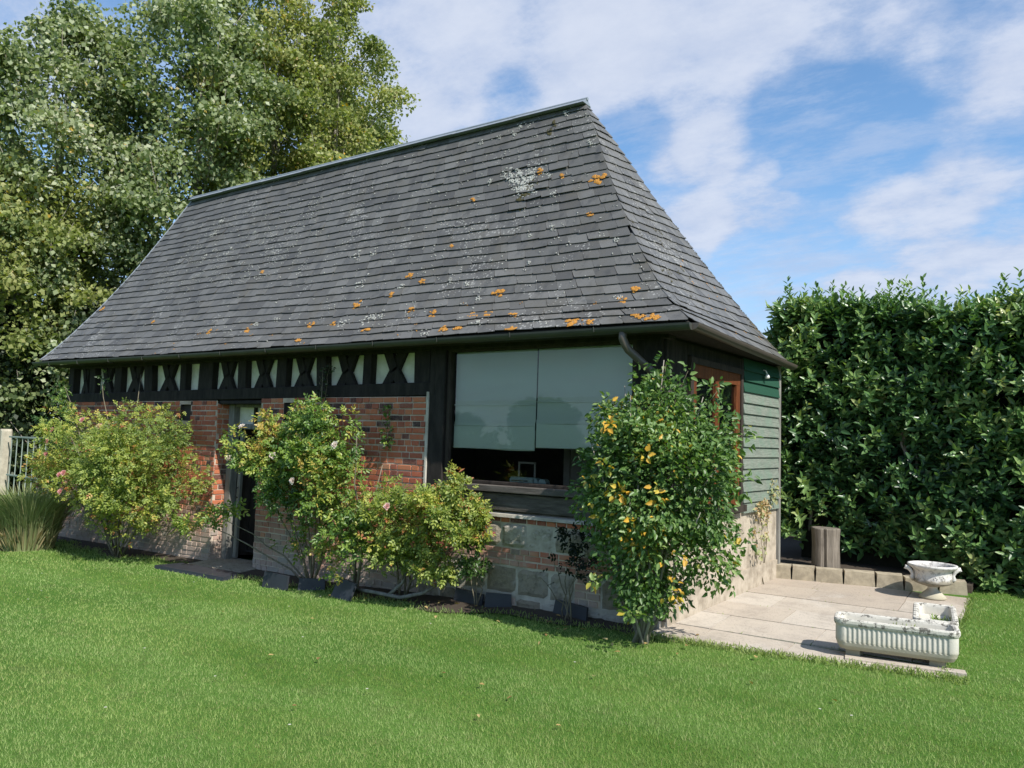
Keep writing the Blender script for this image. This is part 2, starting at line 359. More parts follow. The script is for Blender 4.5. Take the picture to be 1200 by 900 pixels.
LM = dict(
    poplar=leafmat('poplar_leaf', [(0, (.045, .072, .025)), (.3, (.125, .17, .065)), (.55, (.22, .265, .115)), (.75, (.36, .40, .25)), (.9, (.38, .40, .28)), (.965, (.46, .47, .38)), (1, (.50, .34, .04))], .5, .32, .35, nscale=.35),
    poplar_y=leafmat('yellowing_poplar_leaf', [(0, (.06, .085, .022)), (.3, (.17, .21, .06)), (.6, (.29, .315, .11)), (.84, (.33, .33, .12)), (.93, (.42, .40, .24)), (1, (.60, .36, .03))], .5, .35, .35, nscale=.35),
    darkleaf=leafmat('dark_broad_leaf', [(0, (.010, .020, .010)), (.5, (.022, .038, .015)), (.85, (.045, .07, .025)), (1, (.12, .14, .08))], .5, .2, .3, nscale=.5),
    laurel=leafmat('laurel_leaf', [(0, (.022, .050, .024)), (.32, (.045, .11, .038)), (.6, (.11, .21, .062)), (.85, (.23, .33, .11)), (1, (.30, .34, .13))], .36, .22, .6, nscale=.7),
    rose=leafmat('yellowing_rose_leaf', [(0, (.06, .10, .02)), (.3, (.15, .21, .045)), (.6, (.27, .33, .075)), (.88, (.44, .44, .09)), (.97, (.46, .30, .08)), (1, (.38, .14, .06))], .45, .38, .4),
    rose_g=leafmat('green_rose_leaf', [(0, (.03, .07, .02)), (.4, (.08, .16, .03)), (.75, (.22, .31, .06)), (.92, (.38, .40, .09)), (1, (.45, .32, .08))], .4, .33, .45),
    shrub=leafmat('shrub_leaf', [(0, (.035, .070, .022)), (.4, (.075, .15, .038)), (.72, (.14, .235, .06)), (.9, (.28, .36, .13)), (.93, (.50, .42, .06)), (1, (.62, .36, .05))], .42, .3, .45, amt=.12),
    olive=leafmat('dry_arching_grass', [(0, (.14, .18, .07)), (.6, (.30, .34, .16)), (.85, (.42, .38, .22)), (1, (.46, .32, .18))], .6, .25, .3),
    dry=leafmat('fallen_leaf', [(0, (.20, .13, .05)), (.5, (.38, .26, .10)), (1, (.50, .42, .20))], .7, .2, .2),
    petal=leafmat('rose_petal', [(0, (.72, .30, .30)), (.5, (.80, .50, .46)), (1, (.85, .80, .72))], .6, .4, .2, (1, 1, 1)))

# ------------------------------------------------------------------ ground, patio
def G(x, y):
    x = np.asarray(x, float); y = np.asarray(y, float)
    g = np.interp(x, [-30, -10.5, -6.4, -4, -2.2, -1, 0, 4, 60], [-.3, -.2, -.15, -.12, -.05, -.01, 0, .02, .05])
    g = g + np.where(x > -.5, .022*np.clip(y, 0, 4)*np.clip((x+.5)*2, 0, 1), 0)
    return g
gx = np.unique(np.concatenate([np.linspace(-400, -30, 20), np.linspace(-30, 14, 180), np.linspace(14, 400, 20)]))
gy = np.unique(np.concatenate([np.linspace(-400, -14, 20), np.linspace(-14, 12, 110), np.linspace(12, 400, 20)]))
X, Y = np.meshgrid(gx, gy); Z = G(X, Y)
near = (np.abs(X+6) < 24) & (np.abs(Y) < 14)
Z = Z + np.where(near, .012*noise3(np.stack([X, Y, X*0], -1), .9), 0)-.006
ny, nx = X.shape; idx = np.arange(ny*nx).reshape(ny, nx)
F = np.stack([idx[:-1, :-1], idx[:-1, 1:], idx[1:, 1:], idx[1:, :-1]], -1).reshape(-1, 4)
tag(mesh_np('lawn', np.stack([X, Y, Z], -1).reshape(-1, 3), F, M['ground'], smooth=True), kind='structure')

# patio: slabs on a mortar bed
PE = lambda x: np.interp(x, [0, .6, 1.2, 1.9, 2.3], [-.30, -.24, -.18, -.06, -.02])   # front edge
slabs = MB(); bed = MB()
bed.face([(-.05, PE(0)+.05, .001), (1.2, PE(1.2)+.05, .003), (2.12, PE(2.1)+.05, .006), (2.14, 3.3, .076), (0, 3.0, .070), (.0, 0, .004)])
r2 = np.random.default_rng(3)
yb = [-.36, .22, .80, 1.38, 1.96, 2.54, 3.10]
for j in range(6):
    xs = [-.02]; o_ = r2.uniform(.35, .9)
    while xs[-1] < 2.1: xs.append(xs[-1]+(o_ if len(xs) == 1 else r2.uniform(.62, .92)))
    xs[-1] = 2.13
    if xs[-1]-xs[-2] < .15: xs.pop(-2)
    for a, b in zip(xs[:-1], xs[1:]):
        g_ = .004; zz_ = r2.uniform(-.002, .004); tn = r2.random()
        def q(x, y): return (x, max(y, float(PE(x)) + r2.uniform(0, .02)) if j == 0 else y+.04*x, float(.022*max(y, 0))+.022+zz_)
        tp = [q(a+g_, yb[j]+g_), q(b-g_, yb[j]+g_), q(b-g_, yb[j+1]-g_), q(a+g_, yb[j+1]-g_)]
        tp = [(px_ if py_ < .0 else max(px_, .053*py_+.004), py_, pz_) for px_, py_, pz_ in tp]
        slabs.hexa([(p_[0], p_[1], p_[2]-.05) for p_ in tp], tp, tn)
pat = slabs.build('patio', M['slab']); tag(pat, kind='structure')
tag(bed.build('patio_bed', M['soil']), kind='structure')

# soil strip along the front wall and bed behind the low wall
sb = MB()
xs = np.linspace(-10.6, -.15, 60)
for a, b in zip(xs[:-1], xs[1:]):
    fa, fb = [-.42-.12*math.sin(v*2.1)-.1*math.sin(v*5.3) for v in (a, b)]
    za, zb_ = float(G(a, 0))+.012, float(G(b, 0))+.012
    sb.face([(a, fa, za-.012), (b, fb, zb_-.012), (b, -.0, zb_+.02), (a, -.0, za+.02)])
tag(sb.build('soil_strip', M['soil']), kind='structure')
sb = MB(); sb.hexa([(.0, 3.08, .0), (2.12, 3.5, .0), (2.2, 7, .0), (-1.5, 7, .0)], [(.0, 3.10, .21), (2.12, 3.52, .17), (2.2, 7, .2), (-1.5, 7, .22)]); sb.face([(2.12, 3.85, .09), (7.5, 4.1, .09), (7.5, 7, .1), (2.12, 7, .1)])
tag(sb.build('soil_bed', M['soil']), kind='structure')

# grass blades, thickest near the viewpoint and thinning with distance
def on_patio(x, y): return (x > -.02) & (x < 2.12) & (y > PE(np.clip(x, 0, 2.3))+.03*np.sin(x*23)+.015) & (y < 3.4)
nb = 800000
th = rng.uniform(-R(56), R(56), nb); u = rng.random(nb)
r = 2.6*np.exp(u*np.log(30/2.6))          # density ~ 1/r^2 -> even on screen
bx = CAM[0]+r*(-math.sin(YAW)*np.cos(th)+math.cos(YAW)*np.sin(th)); by = CAM[1]+r*(math.cos(YAW)*np.cos(th)+math.sin(YAW)*np.sin(th))
strip = -.42-.12*np.sin(bx*2.1)-.1*np.sin(bx*5.3)
ok = ~on_patio(bx, by) & ~((bx > -10.7) & (bx < .02) & (by > strip+rng.normal(0, .04, nb)) & (by < 4)) & ~((by > 3.1+.2*bx) & (bx > -1) & (bx < 2.12)) & ~((by > 3.95) & (bx > 2) & (bx < 7.5)) & ~((bx > -12) & (bx < 2.1) & (by > 3.2))
bx, by, r = bx[ok], by[ok], r[ok]; n = len(bx)
hgt = rng.uniform(.009, .021, n)*(1+.25*noise3(np.stack([bx, by, bx*0], -1), 2.0)); wid = np.clip(.0018*r/2.6, .003, .02)*rng.uniform(.8, 1.3, n)
hgt = hgt*np.clip(r/9, 1, 1.6)
a = rng.uniform(0, 2*np.pi, n); S_ = np.stack([np.cos(a), np.sin(a), a*0], -1); lean = rng.normal(0, .55, (n, 2))
P0 = np.stack([bx, by, G(bx, by)-.008+.012*noise3(np.stack([bx, by, bx*0], -1), .9)], -1)
tip = P0+np.stack([lean[:, 0]*hgt, lean[:, 1]*hgt, hgt+.006], -1)
V = np.stack([P0-S_*wid[:, None]/2, P0+S_*wid[:, None]/2, tip], 1).reshape(-1, 3)
tag(mesh_np('grass', V, np.arange(3*n).reshape(n, 3), M['blade'], None, rng.random(n)), 'short mown green lawn grass around the cottage and patio', 'grass', kind='stuff')
# longer fringe of grass and clover along the patio edge and wall foot
n = 5200
s_ = rng.random(n); fx = np.where(s_ < .55, rng.uniform(-.1, 2.3, n), rng.uniform(-10.4, -.1, n))
fy = np.where(s_ < .55, PE(np.clip(fx, 0, 2.3))+rng.normal(-.005, .045, n), -.42-.12*np.sin(fx*2.1)-.1*np.sin(fx*5.3)+rng.normal(0, .07, n))
k = rng.random(n) < .12; fx = np.where(k, 2.14+rng.normal(0, .02, n), fx); fy = np.where(k, rng.uniform(0, 3.2, n), fy)
P = np.stack([fx, fy, G(fx, fy)], -1); D = rdir(n)*.7+[0, 0, 1.]
leaf_mesh('grass_fringe', P, D, rdir(n), rng.uniform(.018, .055, n), .005, rng.random(n)*.8, M['blade'], None, fold=.1, droop=.3)
tag(bpy.data.objects['grass_fringe'], 'longer tufts of grass along the patio edge and wall foot', 'grass', kind='stuff')
n = 420; k = rng.integers(1, 6, n); fx = rng.uniform(.1, 2.1, n); fy = np.array([-.36, .22, .80, 1.38, 1.96, 2.54])[k]+.04*fx+rng.normal(0, .006, n)
kk = (np.sin(fx*9+k*3)+np.sin(fx*23+k)) > .9; fx, fy = fx[kk], fy[kk]; P = np.stack([fx, fy, .022*fy+.018], -1)
tag(leaf_mesh('joint_grass', P, rdir(len(P))+[0, 0, .6], rdir(len(P)), rng.uniform(.01, .03, len(P)), .006, rng.random(len(P))*.8, M['blade'], None), 'tiny moss and grass growing in the paving joints', 'grass', kind='stuff')
# fallen leaves and daisies
n = 75; q_ = rng.random(n)
fx = np.where(q_ < .55, rng.uniform(-4, -.1, n), np.where(q_ < .8, rng.normal(.1, .5, n), rng.uniform(-6, 4, n))); fy = np.where(q_ < .55, rng.normal(-.45, .2, n), np.where(q_ < .8, rng.normal(-.6, .3, n), rng.uniform(-3.5, -.5, n)))
P = np.stack([fx, fy, G(fx, fy)+.03], -1)
o = leaf_mesh('fallen_leaves', P, rdir(n)*[1, 1, .15], np.tile([0, 0, 1.], (n, 1))+rdir(n)*.3, rng.uniform(.03, .06, n), rng.uniform(.02, .035, n), rng.random(n), LM['dry'], None)
tag(o, 'scattered dry yellow leaves fallen on the lawn and soil', 'leaves', kind='stuff')
n = 26; fx = rng.uniform(-8, 4, n); fy = rng.uniform(-4, -.8, n); Pc = np.stack([fx, fy, G(fx, fy)+.035], -1)
P = np.repeat(Pc, 6, 0); aa = np.tile(np.arange(6)*np.pi/3, n); D = np.stack([np.cos(aa), np.sin(aa), aa*0+.25], -1)
o = leaf_mesh('daisies', P, D, np.tile([0, 0, 1.], (n*6, 1)), .011, .006, np.full(n*6, 1.), LM['petal'], None, fine=False)
tag(o, 'tiny white daisies dotted through the mown lawn', 'flowers', kind='stuff')

# ------------------------------------------------------------------ the cottage
cot = thing('cottage', 'half-timbered brick cottage with steep grey slate hipped roof and large window', 'house', (-5.3, 1.4, 0))
YB = -.05   # brick face
def bricks(name, regions, mp, parent, row=.068, holes=(), seed=1, m=None, mm=None, stone_rows=None):
    """regions: (u0,u1,v0,v1); real bricks proud of a mortar sheet, cut around holes"""
    rr = np.random.default_rng(seed); b = MB(); mo = MB()
    def clear(u0, u1, v0, v1): return not any(u0 < h[1] and u1 > h[0] and v0 < h[3] and v1 > h[2] for h in holes)
    for (u0, u1, v0, v1) in regions:
        nr = max(1, round((v1-v0)/row)); rh = (v1-v0)/nr
        us = sorted({u0, u1, *[h[i] for h in holes for i in (0, 1) if u0 < h[i] < u1]}); vs = sorted({v0, v1, *[h[i] for h in holes for i in (2, 3) if v0 < h[i] < v1]})
        for a0, a1 in zip(us[:-1], us[1:]):
            for c0, c1 in zip(vs[:-1], vs[1:]):
                if clear(a0+1e-4, a1-1e-4, c0+1e-4, c1-1e-4): mo.face([mp(a0, c0, 0), mp(a1, c0, 0), mp(a1, c1, 0), mp(a0, c1, 0)])
        for j in range(nr):
            uu = u0-rr.uniform(0, .18); wav = .004*math.sin(j*1.7)
            while uu < u1:
                ln = (.205 if rr.random() < .36 else .108)*rr.uniform(.93, 1.07)
                a, c = max(uu+.006, u0+.002), min(uu+ln-.006, u1-.002); uu += ln
                if c-a < .03: continue
                v = v0+j*rh
                segs = [(a, c)]
                for h in holes:
                    if v < h[3] and v+rh > h[2]:
                        ns = []
                        for s0, s1 in segs:
                            if s1 <= h[0] or s0 >= h[1]: ns.append((s0, s1)); continue
                            if h[0]-s0 > .03: ns.append((s0, h[0]-.004))
                            if s1-h[1] > .03: ns.append((h[1]+.004, s1))
                        segs = ns
                for s0, s1 in segs:
                    lo, hi_ = v+.0055+rr.normal(0, .0012)+wav*math.sin(s0*3), v+rh-.0055+rr.normal(0, .0012)+wav*math.sin(s0*3)
                    d = .009+rr.normal(0, .0025); e = .004; t = float(np.clip(rr.choice([.05, .2, .45, .62, .8, .95], p=[.05, .12, .30, .33, .15, .05])+rr.normal(0, .06), 0, 1))
                    j4 = lambda: rr.normal(0, .0012)
                    bk = [mp(s0, lo, -.002), mp(s1, lo, -.002), mp(s1, hi_, -.002), mp(s0, hi_, -.002)]
                    fr = [mp(s0+e+j4(), lo+e+j4(), d), mp(s1-e+j4(), lo+e+j4(), d), mp(s1-e+j4(), hi_-e+j4(), d), mp(s0+e+j4(), hi_-e+j4(), d)]
                    b.poly(bk+fr, [(4, 5, 6, 7), (0, 1, 5, 4), (1, 2, 6, 5), (2, 3, 7, 6), (3, 0, 4, 7)], t)
    o = b.build(name, m or M['brick'], parent); mo.build('mortar', mm or M['mortar'], o)
    return o
front = lambda u, v, d: (u, YB-d, v)
slots = [(-7.28, -7.03, 1.74, 1.97), (-5.06, -4.86, 1.74, 1.99)]
bw = bricks('brick_wall', [(-10.5, -6.42, -.3, 2.02), (-5.5, -2.72, -.25, 2.05)], front, cot, holes=slots)
# vent openings: cheeks and back all dark, hole shade put into the colour
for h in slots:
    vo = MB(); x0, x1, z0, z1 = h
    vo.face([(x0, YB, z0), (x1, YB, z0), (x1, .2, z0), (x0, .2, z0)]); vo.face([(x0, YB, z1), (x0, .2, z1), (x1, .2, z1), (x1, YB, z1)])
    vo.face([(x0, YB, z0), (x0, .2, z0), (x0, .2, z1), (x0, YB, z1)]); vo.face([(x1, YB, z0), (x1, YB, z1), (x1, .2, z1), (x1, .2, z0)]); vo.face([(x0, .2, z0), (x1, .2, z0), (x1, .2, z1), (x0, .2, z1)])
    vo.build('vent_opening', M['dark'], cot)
# brick reveal left of the door, and right reveal
bricks('door_reveal', [(0.0, .2, -.2, 1.98)], lambda u, v, d: (-6.42+d, YB+u, v), cot, seed=5)
bricks('door_reveal', [(0.0, .2, -.2, 1.98)], lambda u, v, d: (-5.5-d, YB+u, v), cot, seed=6)
# pale mortar fillet between brick and window post
fl = MB(); fl.beam((-2.70, YB-.004, 1.0), (-2.70, YB-.004, 2.10), .035, .03, t=.5); fl.build('mortar_fillet', M['stone_mortar'], cot)
# stone plinth under the window: blocks + brick band + ledge
st = MB(); rr = np.random.default_rng(11)
patches = []
def blockrow(x0, x1, z0, z1, y, wmin=.27, wmax=.38):
    x = x0
    while x < x1-.05:
        wd = min(rr.uniform(wmin, wmax), x1-x); a, b = x+.006, x+wd-.006; x += wd
        if b-a < .05: continue
        if rr.random() < .22: patches.append((a-.004, b+.004, z0+.003, z1-.003)); continue
        d = .015+rr.normal(0, .006); e = .014; N_ = 6
        # cushioned, rough face: small grid
        vv = []; ff = []
        for i in range(N_+1):
            for k_ in range(N_+1):
                edge = i in (0, N_) or k_ in (0, N_)
                vv.append((a+(b-a)*i/N_+rr.normal(0, .003), y+.004 if edge else y-d-rr.uniform(-.006, .006), z0+.006+(z1-z0-.012)*k_/N_+rr.normal(0, .003)))
        for i in range(N_):
            for k_ in range(N_): ff.append((i*(N_+1)+k_, (i+1)*(N_+1)+k_, (i+1)*(N_+1)+k_+1, i*(N_+1)+k_+1))
        st.poly(vv, ff, rr.random())
blockrow(-2.74, .0, -.12, .08, YB); blockrow(-2.70, .0, .10, .37, YB); blockrow(-2.66, .0, .55, .79, YB)
sw = st.build('stone_plinth', M['block'], cot)
mo = MB(); mo.box(-2.74, .0, YB+.001, .25, -.3, .86); mo.build('mortar', M['stone_mortar'], sw)
lg = MB(); lg.hexa([(-2.66, YB-.035, .845), (.0, YB-.035, .845), (.0, .02, .845), (-2.66, .02, .845)], [(-2.66, YB-.03, .875), (.0, YB-.03, .875), (.0, .02, .905), (-2.66, .02, .905)]); lg.build('ledge', M['stone_mortar'], sw)
if patches: bricks('brick_patch', patches, lambda u, v, d: (u, YB-d-.003, v), cot, seed=10)
bricks('brick_band', [(-2.68, -.01, .375, .55), (-2.66, -.01, .79, .845)], front, cot, seed=9)
# big timbers
tb = MB()
tb.beam((-10.5, .03, 2.075), (-2.62, .03, 2.135), .145, .17, t=.1)          # beam over the bricks
tb.beam((-10.5, .03, 2.605), (.05, .03, 2.60), .10, .16, t=0)             # wall plate
tb.build('timber_beam', M['timber'], cot)
for (x, wd, z0, z1, t) in [(-10.42, .16, 2.14, 2.56, .1), (-2.585, .21, .9, 2.56, .2), (-.1, .17, .95, 2.56, .1), (-6.44, 0, 0, 0, 0)]:
    if wd: b_ = MB(); b_.beam((x, .03, z0), (x, .03, z1), wd, .165, t=t); b_.build('corner_post' if x != -2.585 else 'post', M['timber'], cot)
# studs, x braces and plaster panels
pl = MB(); pl.face([(-10.5, .06, 2.1), (-2.6, .06, 2.13), (-2.6, .06, 2.6), (-10.5, .06, 2.6)]); pl.build('plaster_infill', M['plaster'], cot)
cells = [(-10.25, -9.86), (-9.67, -9.13), (-8.91, -8.28), (-8.05, -7.37), (-6.60, -6.05), (-5.86, -5.28), (-5.07, -4.51), (-4.32, -3.74), (-3.59, -2.94)]
studs = [(-9.86, -9.67), (-9.13, -8.91), (-8.28, -8.05), (-7.37, -7.21), (-6.94, -6.60), (-6.05, -5.86), (-5.28, -5.07), (-4.51, -4.32), (-3.74, -3.59), (-2.94, -2.69)]
for a, b in studs:
    s_ = MB(); j1 = rr.normal(0, .022); s_.beam(((a+b)/2, .015, 2.12), ((a+b)/2+j1, .015, 2.585), b-a-.02, .10, t=rr.random()*.3); s_.build('stud', M['timber'], cot)
for a, b in cells:
    s_ = MB(); wd = .125*min(1, (b-a)/.55); z0, z1 = 2.14, 2.57
    for s1 in (0, 1):
        w_ = b-a; p0, p1 = ((a+w_*.27, b-w_*.34) if s1 else (b-w_*.27, a+w_*.34))
        mid = ((a+b)/2+rr.normal(0, .006), .018+.012*s1, (z0+z1)/2)
        for e0, e1 in (((p0, .018+.012*s1, z0), mid), (mid, (p1, .018+.012*s1, z1))):
            d_ = Vector(e1)-Vector(e0); s_.beam(Vector(e0)-d_*.04, Vector(e1)+d_*.04, wd, .06, t=rr.random()*.3)
    s_.build('cross_brace', M['timber'], cot)
# sill assembly below window
for nm, y0, y1, z0, z1, m_ in [('sill_beam', -.075, .10, .905, 1.075, 'beam'), ('window_sill', -.12, .06, 1.085, 1.150, 'beam')]:
    s_ = MB(); s_.beam((-2.47, (y0+y1)/2, (z0+z1)/2), (-.02, (y0+y1)/2, (z0+z1)/2+.004), z1-z0, y1-y0, t=.6 if nm == 'window_sill' else .2); s_.build(nm, M[m_], cot)
# big window
wf = MB()
wf.beam((-2.455, .03, 1.15), (-2.455, .03, 2.56), .045, .09, t=.8); wf.beam((-.29, .03, 1.15), (-.29, .03, 2.56), .05, .09); wf.beam((-2.43, .03, 2.545), (-.31, .03, 2.545), .04, .09); wf.beam((-2.43, .03, 1.17), (-.31, .03, 1.17), .035, .09)
win = wf.build('window', M['darkwood'], cot)
g_ = MB(); g_.face([(-2.44, .035, 1.18), (-.31, .035, 1.18), (-.31, .035, 2.53), (-2.44, .035, 2.53)]); g_.build('pane', M['glass'], win)
wp = MB(); wp.box(-.27, -.19, -.02, .12, 1.0, 2.56); wp.build('post', M['timber'], cot)
for x0, x1, zb_, lab in [(-2.43, -1.402, 1.505, None), (-1.388, -.31, 1.535, None)]:
    xs = np.linspace(x0, x1, 24); zs = np.array([zb_, zb_+.012, zb_+.02, zb_+.20, zb_+.205, zb_+.28, zb_+.285, zb_+.50, zb_+.505, zb_+.51, zb_+.75, 2.53])
    dy = np.array([0, -.004, .0, .0, -.006, -.009, .0, .0, -.004, .0, .0, 0])
    V = np.array([[x, .085+d+.003*math.sin(x*9+z*3)+.002*math.sin(x*23), z+(.006*math.sin((x-x0)/(x1-x0)*math.pi*2) if k_ < 2 else 0)] for k_, (z, d) in enumerate(zip(zs, dy)) for x in xs])
    nx_ = len(xs); ii = np.arange(len(V)).reshape(len(zs), nx_)
    F = np.stack([ii[:-1, :-1], ii[:-1, 1:], ii[1:, 1:], ii[1:, :-1]], -1).reshape(-1, 4)
    bl_ = mesh_np('blind', V, F, M['fabric'], win, np.full(len(F), .85), smooth=True)
    fd = MB()
    n_f = 14; xs_ = np.linspace(x0+.002, x1-.002, n_f+1)
    for a_, b2 in zip(xs_[:-1], xs_[1:]):
        wv_ = lambda x: .002*math.sin(x*7)
        fd.face([(a_, .071+wv_(a_), zb_+.004), (b2, .071+wv_(b2), zb_+.004), (b2, .071+wv_(b2), zb_+.235), (a_, .071+wv_(a_), zb_+.235)], 1.)
    fd.build('fold', M['fabric'], bl_)
    fd = MB()
    for zz3 in (zb_+.012, zb_+.245, zb_+.46): fd.tube([(x0+.003, .069, zz3), ((x0+x1)/2, .069, zz3-.003), (x1-.003, .069, zz3)], .004, 6, 1.)
    fd.build('hem_rod', M['fabric'], bl_)
# room inside
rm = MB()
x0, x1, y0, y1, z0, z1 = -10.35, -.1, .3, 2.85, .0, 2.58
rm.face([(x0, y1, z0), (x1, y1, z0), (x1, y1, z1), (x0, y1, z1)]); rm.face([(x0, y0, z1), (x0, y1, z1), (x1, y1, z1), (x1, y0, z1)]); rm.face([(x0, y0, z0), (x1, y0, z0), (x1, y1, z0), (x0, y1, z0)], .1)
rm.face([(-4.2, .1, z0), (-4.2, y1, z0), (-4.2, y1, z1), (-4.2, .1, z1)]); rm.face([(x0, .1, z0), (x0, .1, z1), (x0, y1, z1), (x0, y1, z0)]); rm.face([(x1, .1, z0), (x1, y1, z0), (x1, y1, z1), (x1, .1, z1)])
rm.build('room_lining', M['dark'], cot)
pt = MB(); pt.box(-1.72, -1.64, 1.2, 1.28, .0, 2.56); pt.box(-1.64, -.11, 1.22, 1.27, .0, 2.56); pt.build('inner_wall', M['inner'], cot)
sh = MB(); sh.box(-2.43, -.30, .10, .55, 1.09, 1.125); sh.build('window_shelf', M['darkwood'], cot)
# outer faces not seen from the front
bk = MB(); bk.box(-10.5, .1, 3.0, 3.12, -.3, 2.6); bk.build('rear_wall', M['brick'], cot)
bk = MB(); bk.box(-10.55, -10.45, .12, 3.0, -.3, 2.6); bk.build('end_wall', M['brick'], cot)
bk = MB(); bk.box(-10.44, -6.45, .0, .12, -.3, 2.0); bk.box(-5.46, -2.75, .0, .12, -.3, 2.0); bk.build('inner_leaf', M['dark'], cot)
# door: frame, transom, leaf standing open
df = MB(); df.beam((-6.345, .17, -.14), (-6.345, .17, 1.99), .11, .11, t=.55); df.beam((-5.53, .19, -.14), (-5.53, .19, 1.99), .07, .09, t=.2); df.beam((-6.29, .19, 1.975), (-5.55, .19, 1.965), .06, .09, t=.1); df.beam((-6.29, .19, 1.685), (-5.55, .19, 1.675), .07, .09, t=.2)
dfo = df.build('door_frame', M['greywood'], cot)
tw = MB(); tw.beam((-5.93, .2, 1.72), (-5.93, .2, 1.94), .04, .05); tw.build('transom_bar', M['timber'], dfo)
tp_ = MB(); tp_.face([(-6.29, .215, 1.71), (-5.56, .215, 1.71), (-5.56, .215, 1.945), (-6.29, .215, 1.945)]); tp_.build('transom_pane', M['plaster'], dfo)
dl = MB(); hx, hy = -6.27, .24
dx, dy_ = math.cos(R(62)), math.sin(R(62))
for k_ in range(5):
    a0, a1 = .02+k_*.145, .02+(k_+1)*.145-.006
    dl.hexa([(hx+dx*a0, hy+dy_*a0, -.06), (hx+dx*a1, hy+dy_*a1, -.06), (hx+dx*a1-.035, hy+dy_*a1+.02, -.06), (hx+dx*a0-.035, hy+dy_*a0+.02, -.06)],
            [(hx+dx*a0, hy+dy_*a0, 1.64), (hx+dx*a1, hy+dy_*a1, 1.64), (hx+dx*a1-.035, hy+dy_*a1+.02, 1.64), (hx+dx*a0-.035, hy+dy_*a0+.02, 1.64)], .1)
dlo = dl.build('door', M['darkwood'], cot)
ds = MB(); ds.beam((hx+.06, hy-.035, -.08), (hx+.075, hy-.03, 1.62), .06, .05, t=.9); ds.build('door_stile', M['greywood'], dlo)
dh = MB(); dh.tube([(hx+.085, hy-.07, .72), (hx+.09, hy-.1, .74), (hx+.09, hy-.1, .84), (hx+.085, hy-.07, .86)], .007); dh.build('door_handle', M['black'], dlo)
hl = MB(); hl.box(-6.42, -5.48, -.04, .28, -.20, -.10, .4); hl.build('door_step', M['block'], cot)
lt = MB(); lt.beam((-6.42, .1, 2.0), (-5.48, .1, 2.0), .05, .26); lt.build('lintel', M['timber'], cot)

# right-hand wall: runs from (0,0) to (.16,3.05)
def rw(s, z, d=0): return (.0525*s+d, s, z)    # s = distance along, d = outwards
def rwbox(mb, s0, s1, z0, z1, d0, d1, t=.5):
    mb.hexa([rw(s0, z0, d0), rw(s0, z0, d1), rw(s1, z0, d1), rw(s1, z0, d0)], [rw(s0, z1, d0), rw(s0, z1, d1), rw(s1, z1, d1), rw(s1, z1, d0)], t)
b_ = MB(); rwbox(b_, 0, 3.02, -.1, .905, -.2, .0); rwbox(b_, 0, 2.98, -.1, .30, -.1, .03); base = b_.build('rendered_base', M['render'], cot)
b_ = MB(); rwbox(b_, 0.02, 3.0, .905, 2.6, -.12, -.02); b_.build('end_panel', M['timber'], cot)
sid = MB(); z = .90; k_ = 0
while z < 2.56:
    h_ = .118+rr.normal(0, .003); t = .95 if z > 2.18 else rr.random()*.45
    sg = rr.normal(0, .003)
    b4 = [rw(1.87, z, -.015), rw(1.87, z, .034), rw(3.03, z+sg, .034), rw(3.03, z+sg, -.015)]
    t4 = [rw(1.87, z+h_+.01, -.015), rw(1.87, z+h_+.01, .010), rw(3.03, z+h_+.01+sg, .010), rw(3.03, z+h_+.01+sg, -.015)]
    sid.hexa(b4, t4, t); z += h_
sid.build('weatherboarding', M['siding'], cot)
b_ = MB(); rwbox(b_, 3.035, 3.10, -.02, 2.6, -.06, .025, .6); b_.build('corner_board', M['greywood'], cot)
b_ = MB(); rwbox(b_, 1.74, 1.80, 1.0, 2.38, -.02, .045, .8); rwbox(b_, .45, .52, 1.0, 2.38, -.02, .045); rwbox(b_, .45, 1.80, 2.38, 2.44, -.02, .05); rwbox(b_, .42, 1.83, .93, 1.0, -.02, .08)
wn = b_.build('window', M['darkwood'], cot)
b_ = MB()
for s0, s1 in ((.52, .62), (1.64, 1.74), (1.08, 1.18)): rwbox(b_, s0, s1, 1.0, 2.30, -.015, .028)
rwbox(b_, .52, 1.74, 2.26, 2.38, -.015, .03); rwbox(b_, .52, 1.74, 1.0, 1.1, -.015, .03)
b_.build('frame', M['orange'], wn)
b_ = MB()
for s0, s1 in ((.62, 1.08), (1.18, 1.64)): b_.face([rw(s0, 1.1, .0), rw(s1, 1.1, .0), rw(s1, 2.26, .0), rw(s0, 2.26, .0)])
b_.build('pane', M['glass'], wn)
b_ = MB(); rwbox(b_, 1.80, 1.868, .93, 2.56, -.02, .02); rwbox(b_, .0, .44, .93, 2.56, -.02, .012, .1); rwbox(b_, .44, 1.80, 2.45, 2.56, -.02, .016, .1); b_.build('boarding', M['timber'], cot)
b_ = MB(); b_.tube([rw(2.47, 2.50, .0), rw(2.47, 2.49, .05), rw(2.47, 2.45, .07)], .008); b_.lathe([(.0, 0), (.022, .004), (.028, .02), (.02, .045), (.008, .055), (0, .055)], rw(2.47, 2.395, .07), 12); b_.build('insulator', M['white'], cot, smooth=True)

